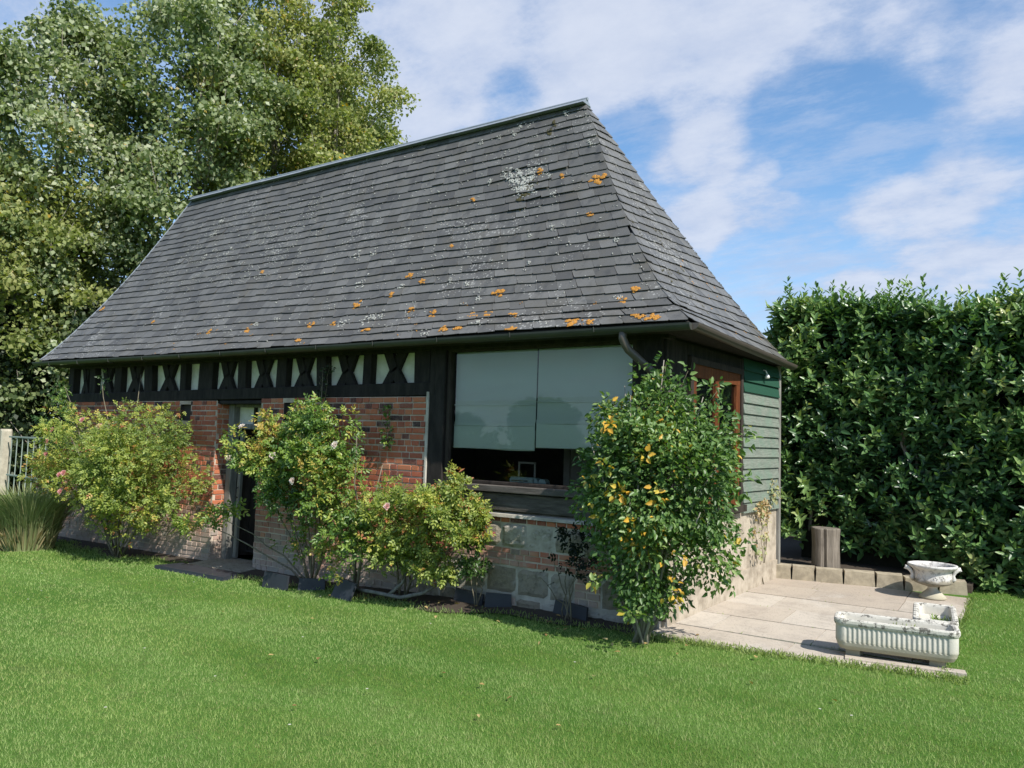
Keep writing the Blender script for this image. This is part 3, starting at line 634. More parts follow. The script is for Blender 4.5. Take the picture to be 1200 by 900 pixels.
# ------------------------------------------------------------------ roof
E_FL, E_FR, E_BR, E_BL = np.array([-10.92, -.33]), np.array([.34, -.33]), np.array([.24, 3.15]), np.array([-10.92, 3.15])
R_L, R_R = np.array([-9.59, 1.4]), np.array([-1.66, 1.4])
PF = ([0, .07, .13, .23, .3, .38, .483, .6, .713, .84, 1], [2.655, 2.79, 2.86, 3.09, 3.28, 3.50, 3.81, 4.18, 4.57, 5.08, 5.655])
PL = ([0, .07, .178, .26, .38, .508, .626, .848, 1], [2.685, 2.83, 3.08, 3.30, 3.62, 4.0, 4.37, 5.14, 5.69])
PO = ([0, .073, .172, .249, .377, .466, .576, .673, .77, .888, 1], [2.66, 2.84, 3.10, 3.31, 3.68, 3.95, 4.29, 4.59, 4.93, 5.31, 5.655])
hipL = lambda t: np.array([*(E_FL*(1-t)+R_L*t), np.interp(t, *PL)]); hipR = lambda t: np.array([*(E_FR*(1-t)+R_R*t), np.interp(t, *PF)])
hipB = lambda t: np.array([*(E_BR*(1-t)+R_R*t), np.interp(t, *PO)]); hipC = lambda t: np.array([*(E_BL*(1-t)+R_L*t), np.interp(t, *PL)])
def sag(u, t, P): return P+np.array([0, 0, -.02*math.sin(math.pi*u)*(1-t)+.006*math.sin(u*17+t*5)])
faces4 = {'front': (hipL, hipR), 'right': (hipR, hipB), 'back': (hipB, hipC), 'left': (hipC, hipL)}
def S(fn, u, t):
    a, b = faces4[fn]; P = a(t)*(1-u)+b(t)*u; return sag(u, t, P) if fn in ('front', 'back') else P
def Nrm(fn, u, t):
    e = .01; du = S(fn, min(u+e, 1), t)-S(fn, max(u-e, 0), t)
    if np.linalg.norm(du) < 1e-4: du = S(fn, 1, max(t-.1, 0))-S(fn, 0, max(t-.1, 0))
    dv = S(fn, u, min(t+e, 1))-S(fn, u, max(t-e, 0)); n_ = np.cross(du, dv); return n_/np.linalg.norm(n_)
# row positions by equal slope length
tt = np.linspace(0, 1, 400); pts = np.array([S('front', .5, v) for v in tt]); al = np.concatenate([[0], np.cumsum(np.linalg.norm(np.diff(pts, axis=0), axis=1))]); al /= al[-1]
NR = 27; trow = np.interp(np.linspace(0, 1, NR+1), al, tt)
deck = MB()
for fn in faces4:
    for i in range(16):
        for j in range(10):
            q4 = [S(fn, u_, t_)-Nrm(fn, .5, .5)*.03 for u_, t_ in ((j/10, i/16), ((j+1)/10, i/16), ((j+1)/10, (i+1)/16), (j/10, (i+1)/16))]
            deck.face(q4)
roof = deck.build('roof', M['deck'], cot)
rs = np.random.default_rng(21)
def slates(fn):
    mb = MB()
    for k in range(NR):
        t0, t1 = trow[k], trow[k+1]; tm = min(1., t1+.3*(t1-t0)) if k < NR-1 else 1.
        L = np.linalg.norm(S(fn, 1, t0)-S(fn, 0, t0)); Lt = np.linalg.norm(S(fn, 1, tm)-S(fn, 0, tm))
        if L < .05: continue
        s = -rs.uniform(0, .2); n_ = Nrm(fn, .5, (t0+t1)/2); dn_ = S(fn, .5, t1)-S(fn, .5, t0); dn_ /= np.linalg.norm(dn_)
        while s < L:
            wd = rs.uniform(.17, .27); a, b = max(s+.0008, 0), min(s+wd-.0008, L); s += wd
            if b-a < .03: continue
            ua, ub = a/L, b/L
            lift = .012+abs(rs.normal(0, .0026)); skew = rs.normal(0, .0034); dr = rs.normal(0, .0048)-(.03 if rs.random() < .004 else 0)
            if fn == 'front' and abs(ua-.885) < .045 and abs(t0-.70) < .09: lift += abs(rs.normal(0, .007)); skew += rs.normal(0, .006)
            b0 = S(fn, ua, t0)+dn_*(dr+skew); b1 = S(fn, ub, t0)+dn_*(dr-skew)
            c0 = S(fn, ua, tm)-n_*.004; c1 = S(fn, ub, tm)-n_*.004
            # chipped lower corners
            ch = rs.uniform(0, .012, 2)
            e0 = b0+(b1-b0)*.06; e1 = b1-(b1-b0)*.06; p0_ = b0+dn_*ch[0]*1.5; p1_ = b1+dn_*ch[1]*1.5
            low = [p0_, e0, e1, p1_]; tint = float(np.clip(rs.normal(.5, .26), 0, 1))
            i = len(mb.v); up_ = [q+n_*lift for q in low]; dnn = [q+n_*(lift-.006) for q in low]
            mb.poly(up_+[c1, c0]+dnn, [(0, 1, 2, 3, 4, 5), (6, 7, 1, 0), (7, 8, 2, 1), (8, 9, 3, 2), (6, 0, 5), (3, 9, 4)], tint)
    return mb
for fn in faces4:
    o = slates(fn).build('slates', M['slate'], roof)
# lichen rosettes growing on the slates
OR = [(0.986, 0.68, 0.09), (0.905, 0.75, 0.05), (0.936, 0.72, 0.04), (0.959, 0.54, 0.03), (0.764, 0.49, 0.03), (0.795, 0.69, 0.03), (0.705, 0.37, 0.05), (0.727, 0.33, 0.04), (0.832, 0.24, 0.06), (0.818, 0.13, 0.07), (0.8, 0.13, 0.06), (0.75, 0.16, 0.05), (0.764, 0.04, 0.06), (0.959, 0.15, 0.06), (0.905, 0.03, 0.08), (0.918, 0.02, 0.06), (0.964, 0.03, 0.07), (0.977, 0.02, 0.05), (0.632, 0.24, 0.06), (0.568, 0.15, 0.06), (0.605, 0.15, 0.04), (0.405, 0.49, 0.03), (0.014, 0.37, 0.05), (0.377, 0.15, 0.05), (0.455, 0.14, 0.05), (0.782, 0.04, 0.05), (0.841, 0.0, 0.05), (0.682, 0.28, 0.04), (0.718, 0.19, 0.04), (0.664, 0.08, 0.05), (0.564, 0.04, 0.04), (0.214, 0.25, 0.03), (0.845, 0.11, 0.05), (0.977, 0.2, 0.04)]
WH = [(0.877, 0.73, 0.09), (0.891, 0.69, 0.07), (0.859, 0.75, 0.05), (0.664, 0.17, 0.05), (0.677, 0.18, 0.05), (0.623, 0.15, 0.06), (0.655, 0.15, 0.07), (0.768, 0.32, 0.03), (0.791, 0.3, 0.03), (0.805, 0.22, 0.03), (0.909, 0.51, 0.03), (0.977, 0.42, 0.03), (0.986, 0.82, 0.03), (0.964, 0.97, 0.03), (0.877, 0.49, 0.02), (0.873, 0.37, 0.02), (0.918, 0.65, 0.03), (0.845, 0.77, 0.04), (0.823, 0.75, 0.03), (0.959, 0.17, 0.03), (0.464, 0.18, 0.03), (0.5, 0.2, 0.03), (0.627, 0.36, 0.08), (0.632, 0.51, 0.05), (0.695, 0.32, 0.04), (0.191, 0.75, 0.04), (0.277, 0.64, 0.06), (0.214, 0.62, 0.05), (0.186, 0.82, 0.05), (0.914, 0.74, 0.05), (0.868, 0.93, 0.03), (0.882, 0.96, 0.03), (0.841, 0.93, 0.03), (0.805, 0.93, 0.03), (0.745, 0.02, 0.04), (0.6, 0.51, 0.06), (0.805, 0.06, 0.04)]
def flakes(spots, fn, per, spread, size):
    mb = MB()
    for u_, t_, rad in spots:
        for _ in range(per):
            uu_ = float(np.clip(u_+rs.normal(0, 1)*rad*spread/11, 0.002, .998)); t2 = float(np.clip(t_+rs.normal(0, 1)*rad*spread/3.6, .004, .99))
            # sit on the slate face: height depends on how far up its row it is
            k = min(max(np.searchsorted(trow, t2)-1, 0), NR-1); fr = (t2-trow[k])/(trow[k+1]-trow[k])
            if fr > .93: fr = .93; t2 = trow[k]+fr*(trow[k+1]-trow[k])
            n_ = Nrm(fn, uu_, t2); c = S(fn, uu_, t2)+n_*(.021-.012*fr)
            du = S(fn, min(uu_+.005, 1), t2)-S(fn, max(uu_-.005, 0), t2); du /= np.linalg.norm(du); dv = np.cross(n_, du)
            rr_ = rs.uniform(.35, 1)*size*(.5+rad*10)*.5; m_ = 9; ph = rs.uniform(0, 6.3)
            ring = [c+(du*math.cos(ph+6.283*i/m_)+dv*math.sin(ph+6.283*i/m_)*.8)*rr_*rs.uniform(.55, 1.25) for i in range(m_)]
            top = c+n_*.005
            mb.poly(ring+[top], [(i, (i+1) % m_, m_) for i in range(m_)], rs.random())
    return mb
flakes(OR, 'front', 14, .5, .055).build('lichen', M['lich_o'], roof)['kind'] = 'stuff'
extra = [(rs.uniform(.3, .99), rs.uniform(.0, .2)**1.0, .03) for _ in range(20)]
flakes(extra, 'front', 3, .5, .028).build('lichen', M['lich_o'], roof)['kind'] = 'stuff'
flakes(WH, 'front', 16, .8, .036).build('lichen', M['lich_w'], roof)['kind'] = 'stuff'
flakes([(.872, .735, .10), (.885, .715, .09), (.86, .755, .08), (.868, .70, .07), (.89, .75, .06)], 'front', 46, .75, .034).build('lichen', M['lich_w'], roof)['kind'] = 'stuff'
flakes([(rs.beta(1.3, 1), rs.random(), .02) for _ in range(480)], 'front', 2, 1.2, .038).build('lichen', M['lich_w'], roof)['kind'] = 'stuff'
flakes([(rs.uniform(.12, .5), rs.uniform(.45, .85), .02) for _ in range(330)], 'front', 3, 1.6, .032).build('lichen', M['lich_w'], roof)['kind'] = 'stuff'
flakes([(rs.uniform(.2, .97), rs.uniform(.02, .9), .03) for _ in range(40)], 'right', 2, .8, .02).build('lichen', M['lich_w'], roof)['kind'] = 'stuff'
flakes([(rs.uniform(.4, .95), rs.uniform(.02, .4), .03) for _ in range(14)], 'right', 3, .8, .03).build('lichen', M['lich_o'], roof)['kind'] = 'stuff'
flakes([(.885, .69, .09), (.875, .66, .08), (.895, .71, .06), (.87, .62, .04), (.93, .9, .05), (.94, .93, .05)], 'front', 14, .6, .045).build('moss', M['moss'], roof)['kind'] = 'stuff'
flakes([(rs.uniform(.05, .5), rs.uniform(.05, .5), .04) for _ in range(16)]+[(.95, rs.uniform(0, .25), .06) for _ in range(6)], 'right', 5, .7, .035).build('moss', M['moss'], roof)['kind'] = 'stuff'
flakes([(.985, t_, .05) for t_ in np.linspace(.01, .62, 16)], 'right', 5, .5, .035).build('lichen', M['moss'], roof)['kind'] = 'stuff'
# ridge and hip trim
rd = MB()
for i in range(8):
    a = R_L+(R_R-R_L)*i/8; b = R_L+(R_R-R_L)*(i+1)/8+np.array([.02, 0]); z = lambda q: 5.715+.035*(1-(q[0]-R_L[0])/(R_R[0]-R_L[0]))
    o_ = .004*(i % 2)
    rd.hexa([(a[0], 1.30, z(a)-.085+o_), (b[0], 1.30, z(b)-.085+o_), (b[0], 1.5, z(b)-.085+o_), (a[0], 1.5, z(a)-.085+o_)], [(a[0], 1.385, z(a)-.02+o_), (b[0], 1.385, z(b)-.02+o_), (b[0], 1.415, z(b)-.02+o_), (a[0], 1.415, z(a)-.02+o_)])
rd.tube([(R_L[0]-.03, 1.4, 5.735), (R_R[0]+.03, 1.4, 5.70)], .022, 8)
rd.build('ridge_cap', M['zinc'], roof)
hp = MB()
hp.tube([hipL(t)+np.array([-.005, 0, .008]) for t in np.linspace(0, 1, 20)], .014, 5); hp.build('hip_flashing', M['zinc'], roof)
# soffit boards and rafters
sf = MB()
sf.face([(-10.9, -.31, 2.60), (.32, -.31, 2.59), (.32, .1, 2.585), (-10.9, .1, 2.60)]); sf.face([(.32, -.31, 2.59), (.23, 3.12, 2.6), (-.1, 3.12, 2.6), (.0, .05, 2.588)])
sf.face([(-10.9, -.3, 2.61), (-10.9, 3.1, 2.61), (-10.4, 3.1, 2.61), (-10.4, -.3, 2.61)])
sf.build('soffit', M['timber'], roof)
def gutter(path, m, r=.055):
    mb = MB(); n = 10; V = []
    pts_ = [Vector(p) for p in path]
    for i, p in enumerate(pts_):
        d = (pts_[min(i+1, len(pts_)-1)]-pts_[max(i-1, 0)]).normalized(); side = d.cross(Vector((0, 0, 1))).normalized()
        if 0 < i < len(pts_)-1:
            d1 = (p-pts_[i-1]).normalized(); d2 = (pts_[i+1]-p).normalized(); k_ = 1/max(.5, math.sqrt((1+d1.dot(d2))/2))
        else: k_ = 1
        for rad_ in (r, r-.006):
            V += [p+side*math.cos(math.pi*j/n)*rad_*k_-Vector((0, 0, 1))*math.sin(math.pi*j/n)*rad_*1.05 for j in range(n+1)]
    w_ = 2*(n+1); F = []
    for i in range(len(pts_)-1):
        for j in range(n):
            F.append((i*w_+j, i*w_+j+1, (i+1)*w_+j+1, (i+1)*w_+j)); F.append((i*w_+n+1+j+1, i*w_+n+1+j, (i+1)*w_+n+1+j, (i+1)*w_+n+1+j+1))
        for j, k_ in ((0, n+1), (n, 2*n+1)): F.append((i*w_+j, (i+1)*w_+j, (i+1)*w_+k_, i*w_+k_))
    for i in (0, len(pts_)-1):
        F.append(tuple([i*w_+j for j in range(n+1)]))
    mb.poly(V, F); return mb
gf = gutter([(-10.98, -.375, 2.655), (-6, -.375, 2.625), (.385, -.375, 2.615)], M['gutter']).build('gutter', M['gutter'], cot, smooth=False)
gr = gutter([(.39, -.37, 2.617), (.36, .8, 2.617), (.33, 2, 2.618), (.29, 3.25, 2.622)], M['gutter_b']).build('gutter', M['gutter_b'], cot, smooth=False)
for x in np.arange(-10.4, .3, .9):
    bkts = MB(); bkts.tube([(x, -.434, 2.625), (x, -.425, 2.585), (x, -.375, 2.562), (x, -.32, 2.59)], .006, 5)
    bkts.build('bracket', M['gutter'], gf)
dp = MB(); dp.tube([(-.24, -.375, 2.60), (-.24, -.375, 2.52), (-.225, -.36, 2.47), (-.20, -.34, 2.42), (-.06, -.17, 2.25), (.03, -.07, 2.12), (.045, -.055, 2.0), (.045, -.055, .2), (.045, -.10, .1)], .037, 12)
dpo = dp.build('downpipe', M['gutter_b'], cot, smooth=True)

# things on the window shelf
t = thing('radio', 'pale grey-green portable appliance on shelf behind big window pane', 'radio', (-1.62, .27, 1.125))
b_ = MB(); b_.beam((-1.78, .27, 1.18), (-1.5, .27, 1.18), .10, .12, bev=.02); b_.build('body', M['plastic'], t)
b_ = MB(); b_.tube([(-1.50, .23, 1.18), (-1.50, .31, 1.18)], .052, 16); b_.tube([(-1.40, .23, 1.175), (-1.40, .31, 1.175)], .048, 16); b_.build('roll', M['plastic'], t, smooth=False)
b_ = MB(); b_.box(-1.76, -1.56, .205, .209, 1.16, 1.17); b_.box(-1.76, -1.56, .205, .209, 1.19, 1.2); b_.build('slot', M['black'], t)
t = thing('picture_frame', 'small pale frame standing inside the room behind the appliance', 'frame', (-1.75, .5, 1.125))
b_ = MB()
for a, b in (((-1.86, .5, 1.13), (-1.86, .5, 1.37)), ((-1.66, .5, 1.13), (-1.66, .5, 1.37)), ((-1.87, .5, 1.37), (-1.65, .5, 1.37)), ((-1.87, .5, 1.14), (-1.65, .5, 1.14))): b_.beam(a, b, .02, .015)
b_.build('frame', M['inner'], t)

# ------------------------------------------------------------------ low stone wall, soil, stump, urn, troughs
lw = MB(); p0 = np.array([.03, 2.90]); p1 = np.array([2.10, 3.36]); Lw = np.linalg.norm(p1-p0); d = (p1-p0)/Lw; nrm_ = np.array([-d[1], d[0]]); s = 0; r4 = np.random.default_rng(5); Rw = []
while s < Lw-.1:
    wd = min(r4.uniform(.19, .36), Lw-s); h_ = .20+r4.normal(0, .006)-.03*s/Lw; a, b = p0+d*(s+.004), p0+d*(s+wd-.004); s += wd
    z0 = .05; jj = r4.normal(0, .006); f_ = nrm_*(jj); bb = nrm_*.2; e = .012
    lo = [(*(a+f_), z0), (*(b+f_), z0), (*(b+bb), z0), (*(a+bb), z0)]; hi_ = [(*(a+f_+d*e+nrm_*e), z0+h_), (*(b+f_-d*e+nrm_*e), z0+h_+r4.normal(0, .004)), (*(b+bb), z0+h_), (*(a+bb), z0+h_)]
    lw.hexa(lo, hi_, r4.random())
tag(lw.build('low_wall', M['wallstone'], None, origin=(1.07, 3.13, 0)), 'low kerb wall of squared stone blocks between patio and hedge', 'wall')
sx, sy, sz = .63, 3.42, .20
st_ = thing('log_stump', 'grey split upright log standing on the low stone wall by the hedge', 'stump', (sx, sy, sz))
mb = MB(); n = 28; V = []; rr = np.random.default_rng(8)
pr_ = [1+.07*math.sin(k*3*6.283/n+1)+.03*rr.normal() for k in range(n)]
for z_, sc in ((0, 1.02), (.12, 1.0), (.25, .97), (.38, 1.0), (.455, 1.04), (.465, 1.0)):
    for k in range(n):
        r_ = .155*sc*pr_[k]*(.80 if k in (20, ) else .93 if k in (19, 21, 7) else 1); V.append((sx+r_*math.cos(6.283*k/n+.3), sy+r_*math.sin(6.283*k/n+.3), sz+z_+.01*pr_[k]))
F = [(i*n+k, i*n+(k+1) % n, (i+1)*n+(k+1) % n, (i+1)*n+k) for i in range(5) for k in range(n)]+[tuple(5*n+k for k in range(n))]
mb.poly(V, F, .4); mb.build('log', M['stump'], st_)

ux, uy, uz = 1.80, 2.93, .085
ur = thing('garden_urn', 'white weathered stone urn on a short flared foot beside the low wall', 'urn', (ux, uy, uz))
mb = MB(); mb.lathe([(0, 0), (.145, 0), (.15, .012), (.135, .03), (.10, .065), (.06, .10), (.05, .12), (.062, .135)], (ux, uy, uz), 48); mb.build('foot', M['concrete'], ur, smooth=True)
mb = MB(); mb.lathe([(.055, .133), (.10, .145), (.17, .165), (.205, .182), (.212, .195), (.205, .21), (.202, .30), (.208, .325), (.235, .345), (.262, .362), (.27, .378), (.268, .39), (.245, .393), (.225, .375), (.21, .33), (.20, .30), (0, .29)], (ux, uy, uz), 64, .8); mb.build('bowl', M['urnmat'], ur, smooth=True)
mb = MB(); mb.lathe([(0, .31), (.204, .31)], (ux, uy, uz), 30); mb.build('soil', M['soil'], ur)
for ang in (205, 20):
    mb = MB(); c_, s_ = math.cos(R(ang)), math.sin(R(ang))
    mb.tube([(ux+c_*q, uy+s_*q, uz+z_) for q, z_ in ((.21, .20), (.235, .23), (.225, .27), (.245, .31), (.275, .34), (.30, .352), (.305, .335), (.29, .325))], [.022, .026, .018, .022, .026, .02, .018, .012], 8)
    mb.build('handle', M['urnmat'], ur, smooth=True)
for ang in (-75, -110, -50, 15, 60, 120, 170, 230):
    mb = MB()
    for da, z_, w_ in ((0, .265, .02), (-5, .25, .016), (5, .25, .016), (-4, .235, .012), (4, .235, .012)):
        a_ = R(ang+da); cc = np.array([ux+.203*math.cos(a_), uy+.203*math.sin(a_), uz+z_]); mb.tube([cc+np.array([0, 0, -w_*.5]), cc+np.array([.004*math.cos(a_), .004*math.sin(a_), 0]), cc+np.array([0, 0, w_*.5])], [.003, w_*.35, .003], 6)
    mb.build('relief', M['urnmat'], ur, smooth=True)

ur.scale = (.88, .88, .90)
def trough(label, cx, cy, z0, Lx, Ly, H, rot, tuft=False):
    t = thing('planter_trough', label, 'planter', (cx, cy, z0), 'fluted concrete troughs'); n = 420; ca, sa = math.cos(rot), math.sin(rot)
    def ring(hx, hy, z, rc, flute=0):
        pts_ = []
        per = 4*(hx+hy-2*rc)+2*math.pi*rc
        for k in range(n):
            s = k/n*per; segs = [(2*(hy-rc), 0), (math.pi/2*rc, 1), (2*(hx-rc), 2), (math.pi/2*rc, 3), (2*(hy-rc), 4), (math.pi/2*rc, 5), (2*(hx-rc), 6), (math.pi/2*rc, 7)]
            for ln, i in segs:
                if s <= ln or i == 7: break
                s -= ln
            if i == 0: p, nn = (hx, -hy+rc+s), (1, 0)
            elif i == 2: p, nn = (hx-rc-s, hy), (0, 1)
            elif i == 4: p, nn = (-hx, hy-rc-s), (-1, 0)
            elif i == 6: p, nn = (-hx+rc+s, -hy), (0, -1)
            else:
                c = {1: (hx-rc, hy-rc, 0), 3: (-hx+rc, hy-rc, 90), 5: (-hx+rc, -hy+rc, 180), 7: (hx-rc, -hy+rc, 270)}[i]; a_ = R(c[2])+min(s/rc, math.pi/2); nn = (math.cos(a_), math.sin(a_)); p = (c[0]+rc*nn[0], c[1]+rc*nn[1])
            dd = flute*(.5+.5*math.cos((p[0] if i in (2, 6) else p[1])*2*math.pi/.0335))*(1 if i in (0, 2, 4, 6) else 0)
            x, y = p[0]-nn[0]*dd, p[1]-nn[1]*dd; pts_.append((cx+x*ca-y*sa, cy+x*sa+y*ca, z0+z))
        return pts_
    hx, hy = Lx/2, Ly/2; rc = .065; fl = .006
    prof = [(.06, .012, 0), (.03, .022, 0), (.012, .05, 0), (.005, .075, 0), (.002, .08, fl), (0, .09, fl), (0, H-.055, fl), (0, H-.05, 0), (-.006, H-.045, 0), (-.012, H-.03, 0), (-.012, H-.01, 0), (-.006, H, 0), (.012, H+.002, 0), (.028, H-.004, 0), (.032, H-.02, 0), (.036, H-.10, 0)]
    mb = MB(); V = []
    for ins, z, f_ in prof: V += ring(hx-ins, hy-ins, z, max(.02, rc-ins*.6), f_)
    F = [(i*n+k, i*n+(k+1) % n, (i+1)*n+(k+1) % n, (i+1)*n+k) for i in range(len(prof)-1) for k in range(n)]
    i0 = len(mb.v); mb.poly(V, F+[tuple(range(n-1, -1, -1))], .3)
    for q in range(8*n, 14*n): mb.t[q] = .9
    mb.build('basin', M['concrete'], t)
    mb = MB(); mb.poly([(x, y, z) for x, y, z in ring(hx-.037, hy-.037, H-(.03 if tuft else .085), .03)], [tuple(range(n))]); mb.build('soil', M['soil'] if tuft else M['concrete'], t)
    for sgn in (-1, 1):
        mb = MB(); a_ = (sgn*(hx-.13)*ca, sgn*(hx-.13)*sa); mb.box(cx+a_[0]-.05, cx+a_[0]+.05, cy+a_[1]-.07, cy+a_[1]+.06, z0-.045, z0+.02, .3); mb.build('foot', M['concrete'], t)
    if tuft:
        m_ = 700; q = rng.uniform(-1, 1, (m_, 2)); P = np.stack([cx+q[:, 0]*(hx-.06)*ca-q[:, 1]*(hy-.05)*sa, cy+q[:, 0]*(hx-.06)*sa+q[:, 1]*(hy-.05)*ca, np.full(m_, z0+H-.03)], -1)
        leaf_mesh('grass_tuft', P, rdir(m_)*.7+[0, 0, 1.2], rdir(m_), rng.uniform(.03, .095, m_), .006, rng.random(m_)*.9, M['blade'], t, droop=.3)
    else:
        m_ = 60; P = np.stack([cx+rng.uniform(-.02, .2, m_), cy+rng.uniform(-.08, .08, m_), np.full(m_, z0+H-.085)], -1)
        leaf_mesh('grass_tuft', P, rdir(m_)*.7+[0, 0, 1.2], rdir(m_), rng.uniform(.03, .09, m_), .005, rng.random(m_)*.8, M['blade'], t, droop=.3)
    return t
trough('front white fluted concrete trough, nearly empty, at the patio corner on the lawn edge', 1.805, .235, .065, .83, .30, .25, R(8.5))
trough('rear white fluted concrete trough holding a tuft of grass, behind the front one', 2.02, .80, .075, .74, .29, .25, R(96))
mb = MB(); mb.box(-.30, .50, -.055, .055, .0, .024)
o = mb.build('kerb_slab', M['slab']); o.location = (1.78, .09, .012); o.rotation_euler = (0, 0, R(10)); tag(o, 'thin stone slab laid in the grass under the front trough', 'slab')

# ------------------------------------------------------------------ slate edging pieces by the wall, dark slab at the door
def edging(x, y, ang, L, H, tilt, label):
    z = float(G(x, y)); c, s = math.cos(R(ang)), math.sin(R(ang)); tx = math.tan(R(tilt))
    mb = MB(); th_ = .012
    def p(a, b, h): return (x+c*a-s*(b+tx*h), y+s*a+c*(b+tx*h), z-.03+h)
    hh = [H*1.0, H*.93]
    mb.hexa([p(-L/2, -th_, 0), p(L/2, -th_, 0), p(L/2, th_, 0), p(-L/2, th_, 0)], [p(-L/2+.01, -th_, hh[0]), p(L/2-.01, -th_, hh[1]), p(L/2-.01, th_, hh[1]), p(-L/2+.01, th_, hh[0])], .5)
    o = mb.build('edging_tile', M['edging'], None, origin=(x, y, z)); tag(o, label, 'edging tile', 'dark tiles set on edge at the foot of the rose beds')
edging(-4.36, -.62, 3, .40, .19, 8, 'dark tile on edge nearest the door, right of the doorstep')
edging(-3.98, -.42, 40, .30, .15, 10, 'short angled dark tile just right of the tile nearest the door')
edging(-3.32, -.62, -14, .38, .21, 25, 'leaning dark tile under the middle climbing rose stems')
edging(-1.98, -.18, -8, .40, .17, 10, 'dark tile on edge left of the young rose below the window')
edging(-1.62, -.16, 32, .27, .18, 6, 'dark angled tile right of the young rose below the window')
edging(-.84, -.14, -10, .40, .17, 12, 'dark tile on edge left of the tall corner shrub')
mb = MB(); g0 = float(G(-5.85, -.55))
mb.hexa([(-6.55, -.75, g0-.02), (-5.15, -.72, g0-.0), (-5.25, -.40, g0), (-6.45, -.42, g0-.01)], [(-6.53, -.74, g0+.035), (-5.17, -.71, g0+.045), (-5.27, -.41, g0+.05), (-6.43, -.43, g0+.04)])
tag(mb.build('door_slab', M['edging'], None, origin=(-5.85, -.55, g0)), 'flat dark slab lying on the grass in front of the door', 'slab')
mb = MB(); mb.hexa([(-6.4, -.40, g0-.02), (-5.4, -.40, g0-.0), (-5.4, -.06, g0), (-6.4, -.06, g0-.01)], [(-6.38, -.39, g0+.03), (-5.42, -.39, g0+.03), (-5.42, -.065, g0+.05), (-6.38, -.065, g0+.05)], .4)
tag(mb.build('paving_stone', M['block'], None, origin=(-5.9, -.2, g0)), 'worn stone paving slab between the doorstep and the dark slab', 'slab')

# ------------------------------------------------------------------ plants
def stems(name, base, targets, r0, m, parent, n=6, wob=.12, seed=1, up=.5):
    rr_ = np.random.default_rng(seed); mb = MB(); base = np.array(base, float)
    for tg in targets:
        tg = np.array(tg, float); b0 = base+rr_.normal(0, .03, 3)*[1, 1, 0]; mid = b0*(1-.45)+tg*.45+np.array([0, 0, np.linalg.norm(tg-b0)*.12*up*2]); pts_ = []
        for k in range(n+1):
            q = k/n; p = b0*(1-q)**2+2*mid*q*(1-q)+tg*q*q; pts_.append(p+(rr_.normal(0, wob*.12, 3) if 0 < k < n else 0))
        mb.tube(pts_, [r0*(1-.75*k/n) for k in range(n+1)], 5, rr_.random())
    return mb.build(name, m, parent, smooth=True)
def ragged(cl, k, seed):
    """break each clump into k smaller ones so the outline is uneven"""
    rr_ = np.random.default_rng(seed); out = []
    for c in cl:
        for _ in range(k):
            d = rr_.normal(size=3); d /= np.linalg.norm(d); q = rr_.uniform(.40, 1.14); s_ = rr_.uniform(.28, .6)
            out.append((c[0]+d[0]*c[3]*q, c[1]+d[1]*c[4]*q, c[2]+d[2]*c[5]*q, c[3]*s_, c[4]*s_*1.1, c[5]*s_, c[6]*s_*rr_.uniform(.4, 1.2)/k*3, c[7]+rr_.normal(0, .10)))
    return out
def sprays(cl, n, L, parent, m, tb=(.5, .2), name='foliage', comp=5, clampy=None, wr=.62, spread=1.0, droop=.12):
    """compound leaves scattered through clumps (cx,cy,cz,rx,ry,rz,weight,tintshift)"""
    cl = np.array(cl, float); wts = cl[:, 6]/cl[:, 6].sum(); ci = rng.choice(len(cl), n, p=wts)
    C = cl[ci, :3]; d = rdir(n); P = C+d*(rng.random((n, 1))**.42)*cl[ci, 3:6]
    P += np.stack([noise3(P, 4, 1), noise3(P, 4, 2), noise3(P, 4, 3)], -1)*.05*spread
    if clampy is not None: P[:, 1] = np.minimum(P[:, 1], clampy-rng.random(n)*.08)
    ax = unit(d+rdir(n)*.8+[0, 0, -.15]); nn = unit(rdir(n)*.8+[.35, -.25, .8])
    base_t = rng.normal(tb[0], tb[1], n)+cl[ci, 7]+.22*noise3(P, 3.1, 5)
    PP, DD, NN, TT, LL = [], [], [], [], []
    sd_ = unit(np.cross(ax, nn)); Ls = L*rng.uniform(.7, 1.3, n)
    for k in range(comp):
        if comp == 1: a_, off_ = 0., 0.
        else: a_, off_ = ((0, 1.5), (.9, .9), (-.9, .9), (1.1, .15), (-1.1, .15))[k]
        PP.append(P+ax*(off_*Ls)[:, None]); DD.append(ax*math.cos(a_)+sd_*math.sin(a_)+rdir(n)*.15); NN.append(nn+rdir(n)*.3); TT.append(base_t+rng.normal(0, .05, n)); LL.append(Ls)
    P, D, N_, T_, L_ = map(np.concatenate, (PP, DD, NN, TT, LL)); return leaf_mesh(name, P, D, N_, L_, L_*wr, np.clip(T_, 0, 1), m, parent, droop=droop)
def blooms(cs, parent, r=.045, tint=.3, name='bloom'):
    for c in cs:
        k = 16; a_ = np.arange(k)*2.4; c = np.array(c); rr_ = np.linspace(.2, 1, k)
        face = unit(np.array([[.35, -.85, .35]])+rng.normal(0, .2, (1, 3)))[0]; u_ = unit(np.cross([face], [[0, 0, 1.]]))[0]; v_ = np.cross(u_, face)
        D = unit((u_*np.cos(a_)[:, None]+v_*np.sin(a_)[:, None])*rr_[:, None]+face*(1.15-rr_)[:, None]); leaf_mesh(name, np.tile(c, (k, 1)), D, np.tile(face, (k, 1)), r*(.6+.4*rr_), r*1.0, np.clip(tint+rng.normal(0, .12, k), 0, 1), LM['petal'], parent, fold=.5, droop=-.2)

